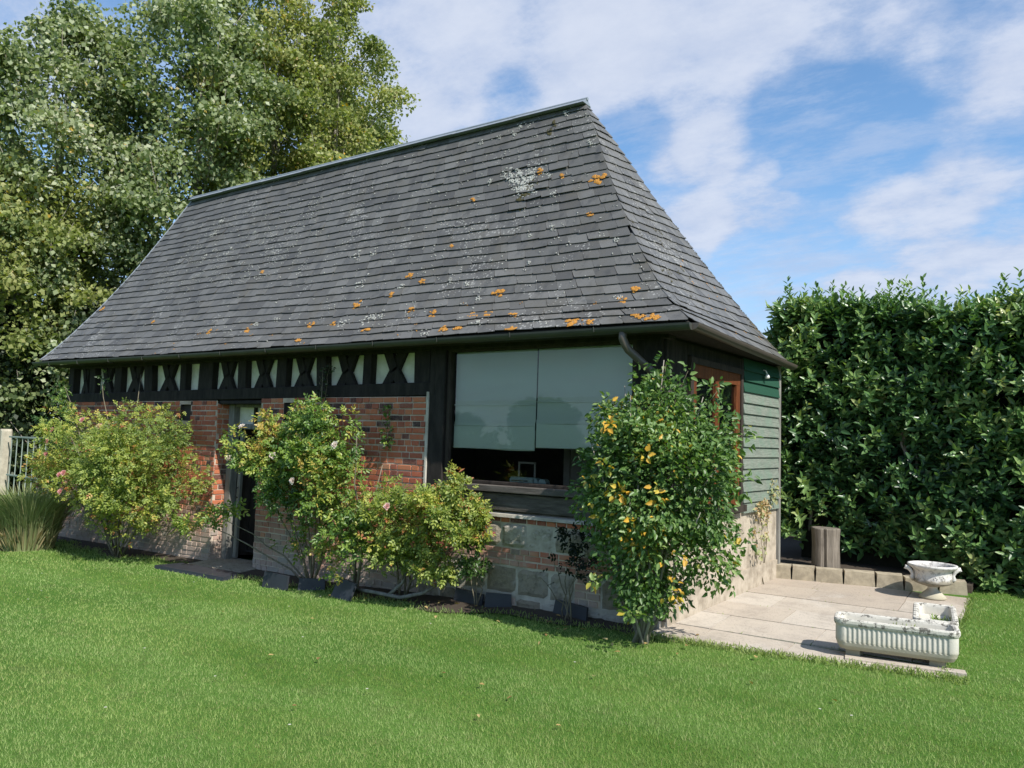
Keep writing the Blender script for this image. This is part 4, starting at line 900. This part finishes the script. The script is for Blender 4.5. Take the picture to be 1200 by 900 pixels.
# large pink rose at the left end
t = thing('climbing_rose', 'large yellow-green rose bush with pink blooms against the left brick wall', 'rose bush', (-7.6, -.55, -.18), 'climbing roses along the front wall')
tg = [(-9.5, -.6, 1.5), (-9.2, -.8, 1.0), (-8.6, -.9, 1.5), (-8, -.7, 1.7), (-7.4, -.8, 1.6), (-6.8, -.6, 1.6), (-6.4, -.6, 1.1), (-7, -.9, .9), (-8, -1, .8), (-9.6, -.5, 2.0), (-9.9, -.4, 2.25), (-9.0, -.3, 2.45), (-8.0, -.25, 2.4), (-8.6, -.5, .8), (-7.9, -.6, .5), (-7.2, -.6, .5)]
stems('stem', (-7.75, -.55, -.2), tg, .014, M['twig'], t, seed=4)
cl = [(-8.9, -.65, 1.25, .75, .45, .50, 3, .0), (-8.1, -.75, 1.35, .75, .5, .48, 4, .0), (-7.3, -.7, 1.30, .7, .5, .48, 4, .02), (-6.75, -.6, 1.15, .48, .42, .50, 2.2, -.08), (-7.9, -.8, .85, .85, .5, .42, 3.5, .08), (-8.7, -.75, .85, .6, .4, .36, 2.2, .08), (-7.0, -.75, .78, .6, .4, .35, 2, -.02), (-7.4, -.65, .45, .5, .3, .28, .9, .1), (-9.55, -.6, 1.6, .4, .25, .3, .6, 0), (-7.4, -.35, 1.7, .8, .2, .22, .8, .1)]
sprays(ragged(cl, 13, 1), 7800, .034, t, LM['rose'], (.53, .17), clampy=-.08)
sprays([(-9.6, -.5, 1.9, .18, .12, .14, 1, -.2), (-9.95, -.45, 2.15, .16, .1, .16, 1, -.2), (-9.3, -.5, 1.75, .2, .1, .1, 1, -.2), (-10.1, -.6, 1.7, .3, .1, .06, .6, -.2), (-8.9, -.3, 2.3, .1, .06, .2, .5, -.1)], 190, .034, t, LM['rose_g'], (.45, .2), 'shoot_leaves', clampy=-.08)
blooms([(-7.32, -.78, 1.60), (-7.45, -.8, 1.57), (-7.25, -.82, 1.12), (-7.3, -.84, 1.08), (-8.15, -1.15, .98), (-8.25, -1.15, .95), (-8.3, -1.1, .72), (-8.75, -1.05, 1.55), (-9.0, -1.0, 1.38), (-7.7, -.95, 1.62), (-8.05, -1.0, 1.7), (-9.3, -.95, .75), (-9.0, -1.0, 1.2)], t, .05, .3)

# middle rose beside the door
t = thing('climbing_rose', 'tall bright green rose with white blooms between the door and red brick wall', 'rose bush', (-3.9, -.4, -.12), 'climbing roses along the front wall')
tg = [(-5.1, -.5, 1.3), (-4.8, -.4, 1.8), (-4.3, -.4, 1.9), (-3.8, -.4, 1.8), (-3.4, -.4, 1.4), (-3.2, -.5, 1.1), (-4.4, -.6, 1.2), (-5.6, -.5, .55), (-6.2, -.55, .45), (-4.5, -.5, .9), (-4.27, -.15, 2.4)]
stems('stem', (-4.05, -.35, -.15), tg, .013, M['twig'], t, seed=9)
stems('stem', (-3.3, -.4, -.1), [(-3.6, -.4, 1.2), (-3.0, -.4, 1.3), (-3.3, -.5, 1.6)], .02, M['twig'], t, seed=19)
cl = [(-4.85, -.5, 1.45, .35, .3, .36, 2, .15), (-4.5, -.45, 1.65, .42, .32, .32, 2.4, .1), (-4.0, -.45, 1.62, .45, .32, .36, 2.6, .1), (-3.6, -.45, 1.45, .35, .3, .35, 2, -.02), (-4.2, -.55, 1.25, .55, .35, .32, 3, -.05), (-3.55, -.5, 1.0, .4, .32, .35, 2, -.02), (-4.5, -.5, 1.0, .4, .3, .25, 1, -.15), (-3.3, -.5, .62, .38, .3, .3, 1.4, .05), (-3.9, -.5, .6, .3, .25, .25, .5, 0), (-5.1, -.5, 1.35, .22, .15, .12, .5, .25)]
cl = [(a, b, c-.09, d, e, f, g, h) for a, b, c, d, e, f, g, h in cl]
sprays(ragged(cl, 11, 2), 4700, .037, t, LM['rose_g'], (.60, .17), clampy=-.08)
sprays([(-5.75, -.5, .55, .3, .1, .09, 1, .2), (-6.25, -.55, .42, .22, .1, .08, 1, .2), (-5.4, -.5, .65, .2, .1, .08, .5, .1), (-4.3, -.35, .35, .35, .15, .3, .5, .0)], 170, .046, t, LM['rose_g'], (.55, .15), 'shoot_leaves')
blooms([(-4.85, -.8, 1.66), (-5.35, -.6, 1.28), (-4.35, -.75, 1.35), (-3.35, -.75, 1.5), (-3.9, -.82, 1.1)], t, .05, .98)
t = thing('rose_bush', 'yellowing rose bush spreading under the left edge of the big window', 'rose bush', (-2.6, -.35, -.08), 'climbing roses along the front wall')
stems('stem', (-2.75, -.3, -.1), [(-2.9, -.4, .9), (-2.3, -.5, 1.0), (-1.9, -.5, .9), (-2.6, -.4, 1.0), (-2.0, -.5, .5), (-2.5, -.6, .5)], .014, M['twig'], t, seed=29)
mb = MB(); mb.tube([(-3.35, -.42, -.03), (-3.0, -.5, .0), (-2.6, -.48, -.01), (-2.35, -.42, .06), (-2.15, -.35, .2)], [.022, .02, .02, .018, .014], 7); mb.tube([(-2.75, -.48, 0), (-2.65, -.4, .12), (-2.62, -.35, .3)], [.02, .015, .01], 6); mb.build('fallen_branch', M['greywood'], t, smooth=True)
cl = [(-2.75, -.45, .85, .35, .28, .30, 1.6, .1), (-2.3, -.5, .95, .35, .28, .28, 2, .0), (-1.95, -.5, .95, .34, .28, .26, 2.2, .12), (-1.75, -.5, .80, .22, .2, .18, .9, .15), (-2.3, -.55, .55, .42, .3, .28, 1.8, .05), (-2.75, -.5, .45, .3, .25, .25, 1.1, .15), (-2.1, -.5, .33, .2, .2, .14, .5, .15), (-2.02, -.45, 1.22, .12, .1, .1, .35, .3)]
sprays(ragged(cl, 10, 3), 3300, .034, t, LM['rose'], (.47, .2), clampy=-.08)
blooms([(-2.55, -.78, .92)], t, .045, .6)
# young plants in the bed
t = thing('young_rose', 'thin young rose with red flower between two dark tiles below the window', 'rose', (-1.82, -.22, -.03))
stems('stem', (-1.82, -.22, -.04), [(-1.85, -.25, .75), (-1.7, -.3, .5), (-1.95, -.25, .45)], .008, M['twig'], t, seed=2)
sprays([(-1.84, -.27, .66, .13, .1, .12, 1.4, -.2), (-1.86, -.27, .38, .15, .12, .08, 1, -.15)], 150, .038, t, LM['rose_g'], (.35, .2)); blooms([(-1.86, -.34, .80), (-1.6, -.3, .70)], t, .03, 0.)
t = thing('bare_rose', 'nearly bare thin dark-leaved rose left of the corner shrub', 'rose', (-.8, -.2, -.01))
stems('stem', (-.8, -.2, -.02), [(-.75, -.25, .85), (-.95, -.3, .6), (-.65, -.3, .5), (-.85, -.2, .5), (-1.1, -.25, .35)], .008, M['twig'], t, seed=3)
sprays([(-.74, -.28, .80, .22, .12, .09, 1.2, -.35), (-.6, -.3, .5, .15, .1, .12, .7, -.3), (-.85, -.25, .5, .2, .1, .2, .4, -.2)], 120, .034, t, LM['darkleaf'], (.35, .2))
t = thing('wall_creeper', 'small dark green creeper hanging on the black timber beam', 'creeper', (-4.28, -.1, 2.1))
stems('stem', (-4.28, -.12, 1.95), [(-4.2, -.12, 2.45), (-4.36, -.12, 2.3)], .006, M['twig'], t); sprays([(-4.28, -.13, 2.12, .10, .04, .16, 1, 0), (-4.2, -.13, 2.36, .12, .04, .06, .4, 0)], 130, .03, t, LM['darkleaf'], (.5, .2), comp=1, wr=.8, clampy=-.07)
t = thing('wall_creeper', 'small green creeper sprig growing on the sunlit red brick', 'creeper', (-3.22, -.1, 1.7))
stems('stem', (-3.22, -.09, 1.45), [(-3.2, -.12, 1.9), (-3.26, -.12, 1.8)], .005, M['twig'], t); sprays([(-3.2, -.12, 1.62, .11, .04, .17, 1, 0), (-3.2, -.12, 1.85, .08, .03, .05, .3, 0)], 110, .035, t, LM['rose_g'], (.35, .2), comp=1, wr=.8, clampy=-.07)
t = thing('wall_creeper', 'dry brownish creeper on the stained base below the green boards', 'creeper', (.14, 2.4, .05))
stems('stem', (.16, 2.5, .06), [(.16, 2.3, 1.0), (.18, 2.7, 1.05), (.17, 2.6, .7), (.16, 2.15, .8)], .006, M['twig'], t, seed=14)
sprays([(.18, 2.35, .92, .04, .28, .10, 1.5, .3), (.18, 2.6, .75, .04, .2, .2, 1, .2), (.2, 2.75, 1.1, .05, .12, .16, .7, 0), (.2, 2.2, .6, .05, .16, .2, .6, 0)], 330, .042, t, LM['olive'], (.6, .25), comp=1, wr=.7)
# tall shrub at the building corner
t = thing('corner_shrub', 'tall egg-shaped green shrub with scattered yellow leaves at the cottage corner', 'shrub', (.02, -.48, 0))
tg = [(-.5, -.6, 1.2), (-.3, -.8, 1.6), (0, -.7, 2.0), (.2, -.5, 2.3), (.5, -.4, 2.0), (.7, -.5, 1.5), (.6, -.7, 1.1), (.1, -.9, 1.2), (-.2, -.4, 2.1), (-.55, -.4, .8), (.7, -.2, 1.0), (.3, -.3, 1.8)]
stems('stem', (.02, -.48, -.02), tg, .016, M['bark'], t, seed=6, wob=.2, up=.2)
cl = [(.12, -.5, 1.28, .62, .50, .66, 6.5, .02), (.12, -.45, 1.75, .48, .42, .38, 3.6, .02), (-.20, -.5, 1.20, .38, .40, .52, 2.6, .02), (.46, -.45, 1.25, .36, .40, .50, 3.0, .02), (.08, -.52, .75, .50, .45, .42, 3, -.02), (.10, -.50, .38, .30, .28, .26, 1.0, -.05), (.18, -.42, 1.96, .26, .24, .20, .9, 0), (-.30, -.45, 1.78, .20, .2, .24, .6, 0), (.62, -.4, 1.75, .2, .2, .22, .5, .02), (.58, -.45, .72, .24, .26, .24, .6, .02)]
sprays(cl, 17000, .047, t, LM['shrub'], (.56, .15), comp=1, wr=.62, spread=1.9, droop=.25)
yl = [(-.30, -.85, 1.34, .06, .06, .05, 1, .5), (.02, -.92, 1.22, .07, .05, .07, 1, .5), (.32, -.88, 1.25, .05, .04, .10, 1.2, .5), (.48, -.80, 1.22, .05, .05, .05, .6, .5), (-.05, -.95, 1.72, .04, .03, .06, .5, .5), (.22, -.9, 1.5, .05, .04, .06, .6, .5), (-.20, -.9, .52, .06, .06, .05, .8, .5), (.40, -.75, .50, .1, .08, .08, .9, .5), (.12, -.95, 1.0, .05, .04, .05, .5, .5), (-.05, -.95, 1.42, .05, .04, .05, .6, .5), (.15, -.9, .30, .06, .05, .05, .5, .5), (.5, -.75, .75, .05, .05, .05, .4, .5)]
sprays(yl, 190, .052, t, LM['shrub'], (.5, .05), 'yellow_leaves', comp=1, wr=.7, droop=.3)
# arching shoots out of the top and right side
sh_t = [(.18, -.4, 2.30), (-.02, -.4, 2.2), (.35, -.35, 2.22), (.84, -.3, 1.75), (.84, -.3, 1.35), (.8, -.3, .95), (.6, -.3, 2.08), (-.5, -.5, 1.5), (-.28, -.5, 1.98), (.7, -.2, .6), (.75, -.5, .75)]
stems('shoot', (.1, -.45, 1.1), sh_t, .006, M['twig'], t, seed=8)
sprays([(x-.03, y, z-.05, .09, .08, .13, 1, .08) for x, y, z in sh_t], 330, .055, t, LM['shrub'], (.5, .15), 'shoot_leaves', comp=1, wr=.6, droop=.4)

# ornamental grass clump at left
t = thing('grass_clump', 'rounded clump of tall arching grass left of the pink rose', 'ornamental grass', (-9.5, -.95, -.2))
n = 3200; a_ = rng.uniform(0, 2*np.pi, n); rad = rng.random(n)**.6*.34; P = np.stack([-9.5+rad*np.cos(a_), -.95+rad*np.sin(a_), np.full(n, -.2)], -1)
out = np.stack([np.cos(a_), np.sin(a_), a_*0], -1); L = rng.uniform(.55, 1.18, n); ln = rad/.34*.75+rng.normal(0, .14, n)
A1 = P+(out*ln[:, None]*.35+[0, 0, 1])*(L*.55)[:, None]; A2 = A1+(out*(ln[:, None]*1.0+.12)+[0, 0, .62])*(L*.45)[:, None]
S_ = unit(np.cross(out, [[0, 0, 1.]])+rdir(n)*.5); wv = .0055
V = np.stack([P-S_*wv, P+S_*wv, A1-S_*wv, A1+S_*wv, A2], 1).reshape(-1, 3); b = (np.arange(n)*5)[:, None]
T_ = np.clip(rng.normal(.42, .2, n)+.3*(L < .68), 0, 1)
mesh_np('blades', V, [b+np.array([0, 1, 3, 2]), b+np.array([2, 3, 4])], LM['olive'], t, np.concatenate([T_, T_]))
n = 500; a_ = rng.uniform(0, 2*np.pi, n); P = np.stack([-9.45+.3*np.cos(a_)*rng.random(n), -1.0+.3*np.sin(a_)*rng.random(n), np.full(n, -.2)], -1)
leaf_mesh('dry_blades', P, np.stack([np.cos(a_), np.sin(a_), a_*0+1.6], -1), rdir(n), rng.uniform(.2, .5, n), .012, rng.uniform(.8, 1, n), LM['olive'], t, fold=.1, droop=.1)

# laurel hedge
t = thing('laurel_hedge', 'tall glossy dark green clipped laurel hedge behind the patio', 'hedge', (3.0, 4.6, .1))
HX0, HX1, HY0, HY1 = -.04, 7.2, 3.80, 5.4
def htop(x): return 3.44-.05*x+.04*np.sin(x*2.3)+.03*np.sin(x*5.1+1)
def hfront(x): return HY0+.10*(x-1)*.25
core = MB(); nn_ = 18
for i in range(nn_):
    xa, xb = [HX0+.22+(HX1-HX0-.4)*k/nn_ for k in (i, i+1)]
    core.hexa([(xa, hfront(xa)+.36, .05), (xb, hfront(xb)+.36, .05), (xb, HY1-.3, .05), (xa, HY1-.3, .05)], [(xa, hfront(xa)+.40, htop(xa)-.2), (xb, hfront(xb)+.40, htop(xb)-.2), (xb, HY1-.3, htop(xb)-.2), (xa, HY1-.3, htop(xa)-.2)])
core.build('hedge_core', m_plain('hedge_inner_shade_twigs', (.020, .022, .012), .95, 18, .6, 1.), t)  # solid core, the hedge's inner shade painted as very dark green
def sprigs(P, D, k, L, tb, jit=.6):
    """each sprig: k leaves up a short shoot"""
    n = len(P); D = unit(D); PP, DD, NN, TT, LL = [], [], [], [], []; bt = rng.normal(tb[0], tb[1], n); sl = rng.uniform(.16, .30, n)
    ref = unit(np.cross(D, rdir(n))); ref2 = np.cross(D, ref)
    for i in range(k):
        a = i*2.4+rng.normal(0, .2); q = i/(k-1)
        o_ = ref*math.cos(a)+ref2*math.sin(a); op = 1.15-.75*q
        PP.append(P+D*(sl*q)[:, None]); DD.append(D*(1-.5*op)+o_*op+rdir(n)*.15+[0, 0, -.08]); NN.append(D+rdir(n)*.25); TT.append(bt+.16*q*q+rng.normal(0, .06, n)); LL.append(L*rng.uniform(.75, 1.15, n)*(1-.25*q))
    return [np.concatenate(x) for x in (PP, DD, NN, TT, LL)]
def sample_hedge():
    out = []
    n = 3900; x = rng.uniform(HX0, HX1, n); z = rng.uniform(.12, 1, n)*0+.12+rng.random(n)*(htop(x)-.1); keep = ~((x < .55) & (z < .8) & (rng.random(n) < .75)) & ~((x < 1.9) & (z < .42))
    x, z = x[keep], z[keep]; n = len(x)
    y = hfront(x)+.14*noise3(np.stack([x, z*1.3, x*0], -1), 2.2)+rng.uniform(-.05, .22, n)+.22*np.clip(.8-z, 0, 1)*(x < 2.0); P = np.stack([x, y, z-.1], -1)
    out.append((P, np.tile([.12, -.6, .8], (n, 1))+rdir(n)*.5, -.02+.22*np.clip((z-2.4), 0, 1)))
    n = 2300; x = rng.uniform(HX0, HX1, n); y = rng.uniform(HY0, HY1, n); P = np.stack([x, y, htop(x)-.22+.06*noise3(np.stack([x, y, x*0], -1), 4)], -1)
    out.append((P, np.tile([.0, -.12, 1.], (n, 1))+rdir(n)*.35, np.full(n, .2)))
    n = 1100; y = rng.uniform(HY0, HY1, n); z = rng.uniform(.6, 3.4, n); P = np.stack([HX0+.1*noise3(np.stack([y, z, y*0], -1), 2.5)+rng.uniform(-.02, .16, n)+.25*np.clip(1.2-z, 0, 1), y, z-.1], -1)
    out.append((P, np.tile([-.75, -.1, .5], (n, 1))+rdir(n)*.5, np.zeros(n)))
    return out
acc = []
for P, D, tb in sample_hedge():
    a = sprigs(P, D, 9, .142, (.44, .15)); a[3] = a[3]+np.tile(tb+.22*noise3(P, 1.5, 9)+.12*noise3(P, 4.5, 3), 9); acc.append(a)
n = 420; x = rng.uniform(HX0, HX1, n); y = rng.uniform(HY0, HY1, n); P = np.stack([x, y, htop(x)-.12], -1)      # taller shoots above the top
a = sprigs(P, np.tile([0, 0, 1.], (n, 1))+rdir(n)*.12, 12, .105, (.60, .08)); a[0] = a[0]+np.repeat(np.linspace(0, .12, 12), n)[:, None]*[0, 0, 1]+np.tile(rng.uniform(-.12, .10, n), 12)[:, None]*[0, 0, 1]; acc.append(a)
acc.append(sprigs(np.array([[-.02, 3.5, .85], [.05, 3.45, .75], [.25, 3.5, .95], [.15, 3.55, .6], [.35, 3.5, .7], [-.1, 3.6, .95], [.4, 3.55, 1.1]]), np.tile([-.3, -.7, .2], (7, 1))+rdir(7)*.4, 12, .13, (.72, .06)))
P, D, N_, T_, L_ = [np.concatenate([a[i] for a in acc]) for i in range(5)]
leaf_mesh('foliage', P, D, N_, L_, L_*.46, np.clip(T_, 0, 1), LM['laurel'], t, fold=.3, droop=.12)
mb = MB()
for k in range(26):
    x = rng.uniform(.1, 6.5); mb.tube([(x, 4.3, .1), (x+rng.normal(0, .1), 4.1, .8), (x+rng.normal(0, .2), 4.0, 1.7), (x+rng.normal(0, .25), 3.95, 2.8)], [.03, .022, .016, .008], 6)
mb.build('stem', M['bark'], t, smooth=True)
# dry shrub seen through the gap between cottage and hedge
t = thing('brown_shrub', 'brownish scrubby bush seen in the gap between cottage and hedge', 'bush', (-1.6, 9.2, 0))
stems('stem', (-1.6, 9.2, 0), [(-2.1, 9, 3.4), (-1.7, 8.9, 3.3), (-1.2, 9, 3.2), (-1.4, 9, 2.6), (-1.9, 9, 2.4)], .035, M['greywood'], t, seed=12)
sprays([(-1.6, 9.5, 2.2, .9, .5, 1.2, 3, 0), (-1.6, 9.4, 1.0, 1.0, .5, .9, 2, -.2)], 1600, .07, t, LM['olive'], (.45, .2), comp=1)

t = thing('dark_gap_bush', 'dark green bush added low behind the cottage corner to darken the gap', 'bush', (-.6, 6.6, 0))  # bush added so the pale gap reads dark
stems('stem', (-.6, 6.6, 0), [(-1.2, 6.6, 1.5), (-.2, 6.7, 1.6), (-.7, 6.5, 1.9)], .03, M['bark'], t, seed=15)
sprays([(-.9, 6.7, .9, .7, .5, .9, 2, 0), (-.2, 6.8, .8, .7, .5, .9, 2, 0), (.3, 7.4, 1.2, .7, .5, 1.1, 2, 0)], 5200, .085, t, LM['darkleaf'], (.35, .2), comp=1, wr=.5)

# railing and gate post at left
fe = thing('iron_railing', 'pale green metal railing with vertical bars behind the ornamental grass', 'railing', (-16, 2.9, -.25))
pA, pB = np.array([-19.8, 3.0]), np.array([-12.6, 2.4]); mb = MB()
for z_ in (1.30, .30): mb.beam((*pA, z_), (*pB, z_), .045, .03)
mb.build('rail', M['rail'], fe); nbar = 19; mb = MB()
for k in range(nbar):
    b_ = MB(); q = pA+(pB-pA)*(k+.5)/nbar; b_.tube([(q[0], q[1], -.2), (q[0], q[1], 1.30)], .013, 6); b_.build('bar', M['rail'], fe)
gp = thing('gate_post', 'squat pale lichened concrete post at the left end of the railing', 'post', (-20.05, 3.02, -.25))
mb = MB(); mb.beam((-20.1, 3.02, -.3), (-20.1, 3.02, 1.44), .27, .27, bev=.04); mb.beam((-20.1, 3.02, 1.44), (-20.1, 3.02, 1.50), .27, .27, bev=.05, w2=.16); mb.build('shaft', M['post'], gp)

# ------------------------------------------------------------------ trees
def tree(label, x, y, H, base, prof, nclu, nleaf, lsize, m, tb=(.5, .16), lean=(0, 0), cs=(.55, .95), seed=0, name='poplar_tree', group='tall trees behind the left end of the cottage', limb=2, tr=.22):
    g0 = float(G(x, y)); t = thing(name, label, 'tree', (x, y, g0), group); rr_ = np.random.default_rng(seed)
    mb = MB(); tp_ = [(x+lean[0]*q*H+rr_.normal(0, .08)*q, y+lean[1]*q*H, g0-.1+q*H*.93) for q in np.linspace(0, 1, 9)]; mb.tube(tp_, [tr*(1-.85*q) for q in np.linspace(0, 1, 9)], 10); mb.build('trunk', M['bark'], t, smooth=True)
    C, RR, CT = [], [], []
    lm = MB()
    for k in range(nclu):
        q = (k+rr_.random())/nclu; h = base+(H-base)*q; pr_ = np.interp(q, [a for a, _ in prof], [b for _, b in prof]); a_ = k*2.39996+rr_.normal(0, .3); rd_ = pr_*math.sqrt(rr_.uniform(.12, 1))
        c = np.array([x+lean[0]*h+rd_*math.cos(a_), y+lean[1]*h+rd_*math.sin(a_), g0+h]); C.append(c); s_ = rr_.uniform(*cs)*(1 if q < .85 else .7); RR.append((s_, s_, s_*rr_.uniform(.75, 1.1))); CT.append(rr_.normal(0, .10))
        if k % limb == 0:
            ax = np.array([x+lean[0]*h, y+lean[1]*h]); z0_ = max(base*.5, h-rd_*.9-.4); lm.tube([(x+lean[0]*z0_, y+lean[1]*z0_, g0+z0_), (*(ax*.5+c[:2]*.5), g0+(z0_+h)/2-.05), tuple(c), tuple(c+np.array([math.cos(a_), math.sin(a_), 1.2])*s_*.6)], [.05*(1.2-q), .035*(1.2-q)+.006, .016, .005], 5)
    lm.build('limb', M['bark'], t, smooth=True)
    C, RR, CT = np.array(C), np.array(RR), np.array(CT); wv_ = RR[:, 0]**2; ci = rr_.choice(nclu, nleaf, p=wv_/wv_.sum())
    d = unit(rr_.normal(size=(nleaf, 3))); P = C[ci]+d*(rr_.random((nleaf, 1))**.5)*RR[ci]
    P += np.stack([noise3(P, 1.7, 1), noise3(P, 1.7, 2), noise3(P, 1.7, 3)], -1)*.28+rr_.normal(0, .07, (nleaf, 3))
    D = unit(unit(rr_.normal(size=(nleaf, 3)))+[0, 0, -.45]); N_ = unit(unit(rr_.normal(size=(nleaf, 3)))*.9+[.2, -.2, .55])
    T_ = np.clip(rr_.normal(tb[0], tb[1], nleaf)+CT[ci]+.10*noise3(P, 1.1, 4), 0, .985); T_ = np.minimum(T_, .955); T_[(rr_.random(nleaf) < .02) & (np.linalg.norm(P-(C.mean(0)+np.array([.6, -1.5, 2.0])), axis=1) < 2.2)] = 1
    Ls = lsize*rr_.uniform(.7, 1.25, nleaf)
    leaf_mesh('crown', P, D, N_, Ls, Ls*.8, T_, m, t, fine=False, fold=.2, droop=.1)
    return t
pf = [(0, .55), (.15, .9), (.5, 1.), (.8, .72), (1, .15)]
sc = lambda k: [(a, b*k) for a, b in pf]
tree('tall silvery green poplar at the far left rising out of the frame', -23.0, 5.2, 15.3, .6, sc(3.9), 130, 76000, .15, LM['poplar'], (.53, .17), seed=1, cs=(.7, 1.2))
tree('broad silvery green poplar second from the left, behind the railing', -20.2, 8.2, 18, .8, sc(3.4), 130, 74000, .15, LM['poplar'], (.52, .18), seed=2, cs=(.7, 1.2))
tree('yellowing poplar behind the left roof slope with orange leaves near its middle', -19.8, 11.0, 19, 1.0, sc(3.3), 120, 70000, .14, LM['poplar_y'], (.58, .16), seed=3, cs=(.65, 1.1))
tree('airy yellow-green poplar nearest the ridge, sky showing through its right edge', -18.0, 12.2, 18.5, 1.5, sc(2.6), 90, 42000, .135, LM['poplar_y'], (.52, .16), seed=4, cs=(.5, .9), limb=1)
tree('low yellow-green maple in front of the poplars at the left edge', -22.4, 4.0, 9.5, 3.6, sc(2.9), 60, 26000, .15, LM['poplar_y'], (.50, .15), seed=5, cs=(.6, 1.0), name='maple_tree')
for x, y, H, rr_, lb, sd_ in [(-20.6, 5.6, 5.6, 2.4, 'dark leafy thicket tree behind the railing, left one', 6), (-17.6, 6.4, 6.0, 2.4, 'dark leafy thicket tree just beyond the left end of the cottage', 7), (-14.6, 4.2, 4.6, 1.9, 'low dark tree under the left eave of the cottage', 8), (-23.2, 2.9, 5.6, 2.4, 'dark leafy thicket tree at the far left edge of the photo', 11)]:
    tree(lb, x, y, H, .2, [(0, rr_), (.5, rr_), (1, rr_*.4)], 46, 21000, .14, LM['darkleaf'], (.5, .18), seed=sd_, name='thicket_tree', group='dark low trees behind the railing', tr=.12)  # dark leaf colour holds both evergreen tone and the shade there
tree('bare-topped young tree filling the gap behind the poplars and the roof', -21.5, 15.5, 17, .8, sc(3.6), 90, 42000, .17, LM['poplar'], (.42, .16), seed=9, cs=(.8, 1.3))
# round trees on the camera side of the lawn: they are what the window glass mirrors
for i, (x, y, H, r_, lb) in enumerate([(-27, -42, 4.9, 2.6, 'big round tree mirrored in the middle of the window glass'), (-21, -45, 3.6, 2.4, 'lower round tree mirrored right of the middle of the window glass'), (-34, -40, 3.5, 3.0, 'wide tree mirrored at the left of the window glass'), (-14, -44, 3.2, 2.6, 'small tree mirrored at the right of the window glass')]):
    tree(lb, x, y, H, .3, [(0, r_*.8), (.5, r_), (1, r_*.5)], 34, 12000, .32, LM['darkleaf'], (.5, .18), seed=30+i, name='garden_tree', group='round trees across the lawn', cs=(.8, 1.3))

t = thing('reflection_hedge', 'long dark unseen hedge added across the lawn to darken the low window reflection', 'hedge', (-12, -19, -.3))  # unseen hedge, added to keep bright lawn out of the pane's reflection
hb = MB(); hb.box(-30, 8, -19.6, -18.6, -.35, 1.45); hb.build('hedge_core', M['soil'], t)
sprays([(x, -18.9, .8, 1.3, .5, .9, 1, 0) for x in range(-30, 9, 2)], 12000, .12, t, LM['darkleaf'], (.5, .2), comp=1, wr=.7)

# exposure of the finished render is set at the top; sampling
scn.render.engine = 'CYCLES'
scn.cycles.max_bounces = 6; scn.cycles.transparent_max_bounces = 8; scn.cycles.diffuse_bounces = 3; scn.cycles.glossy_bounces = 3
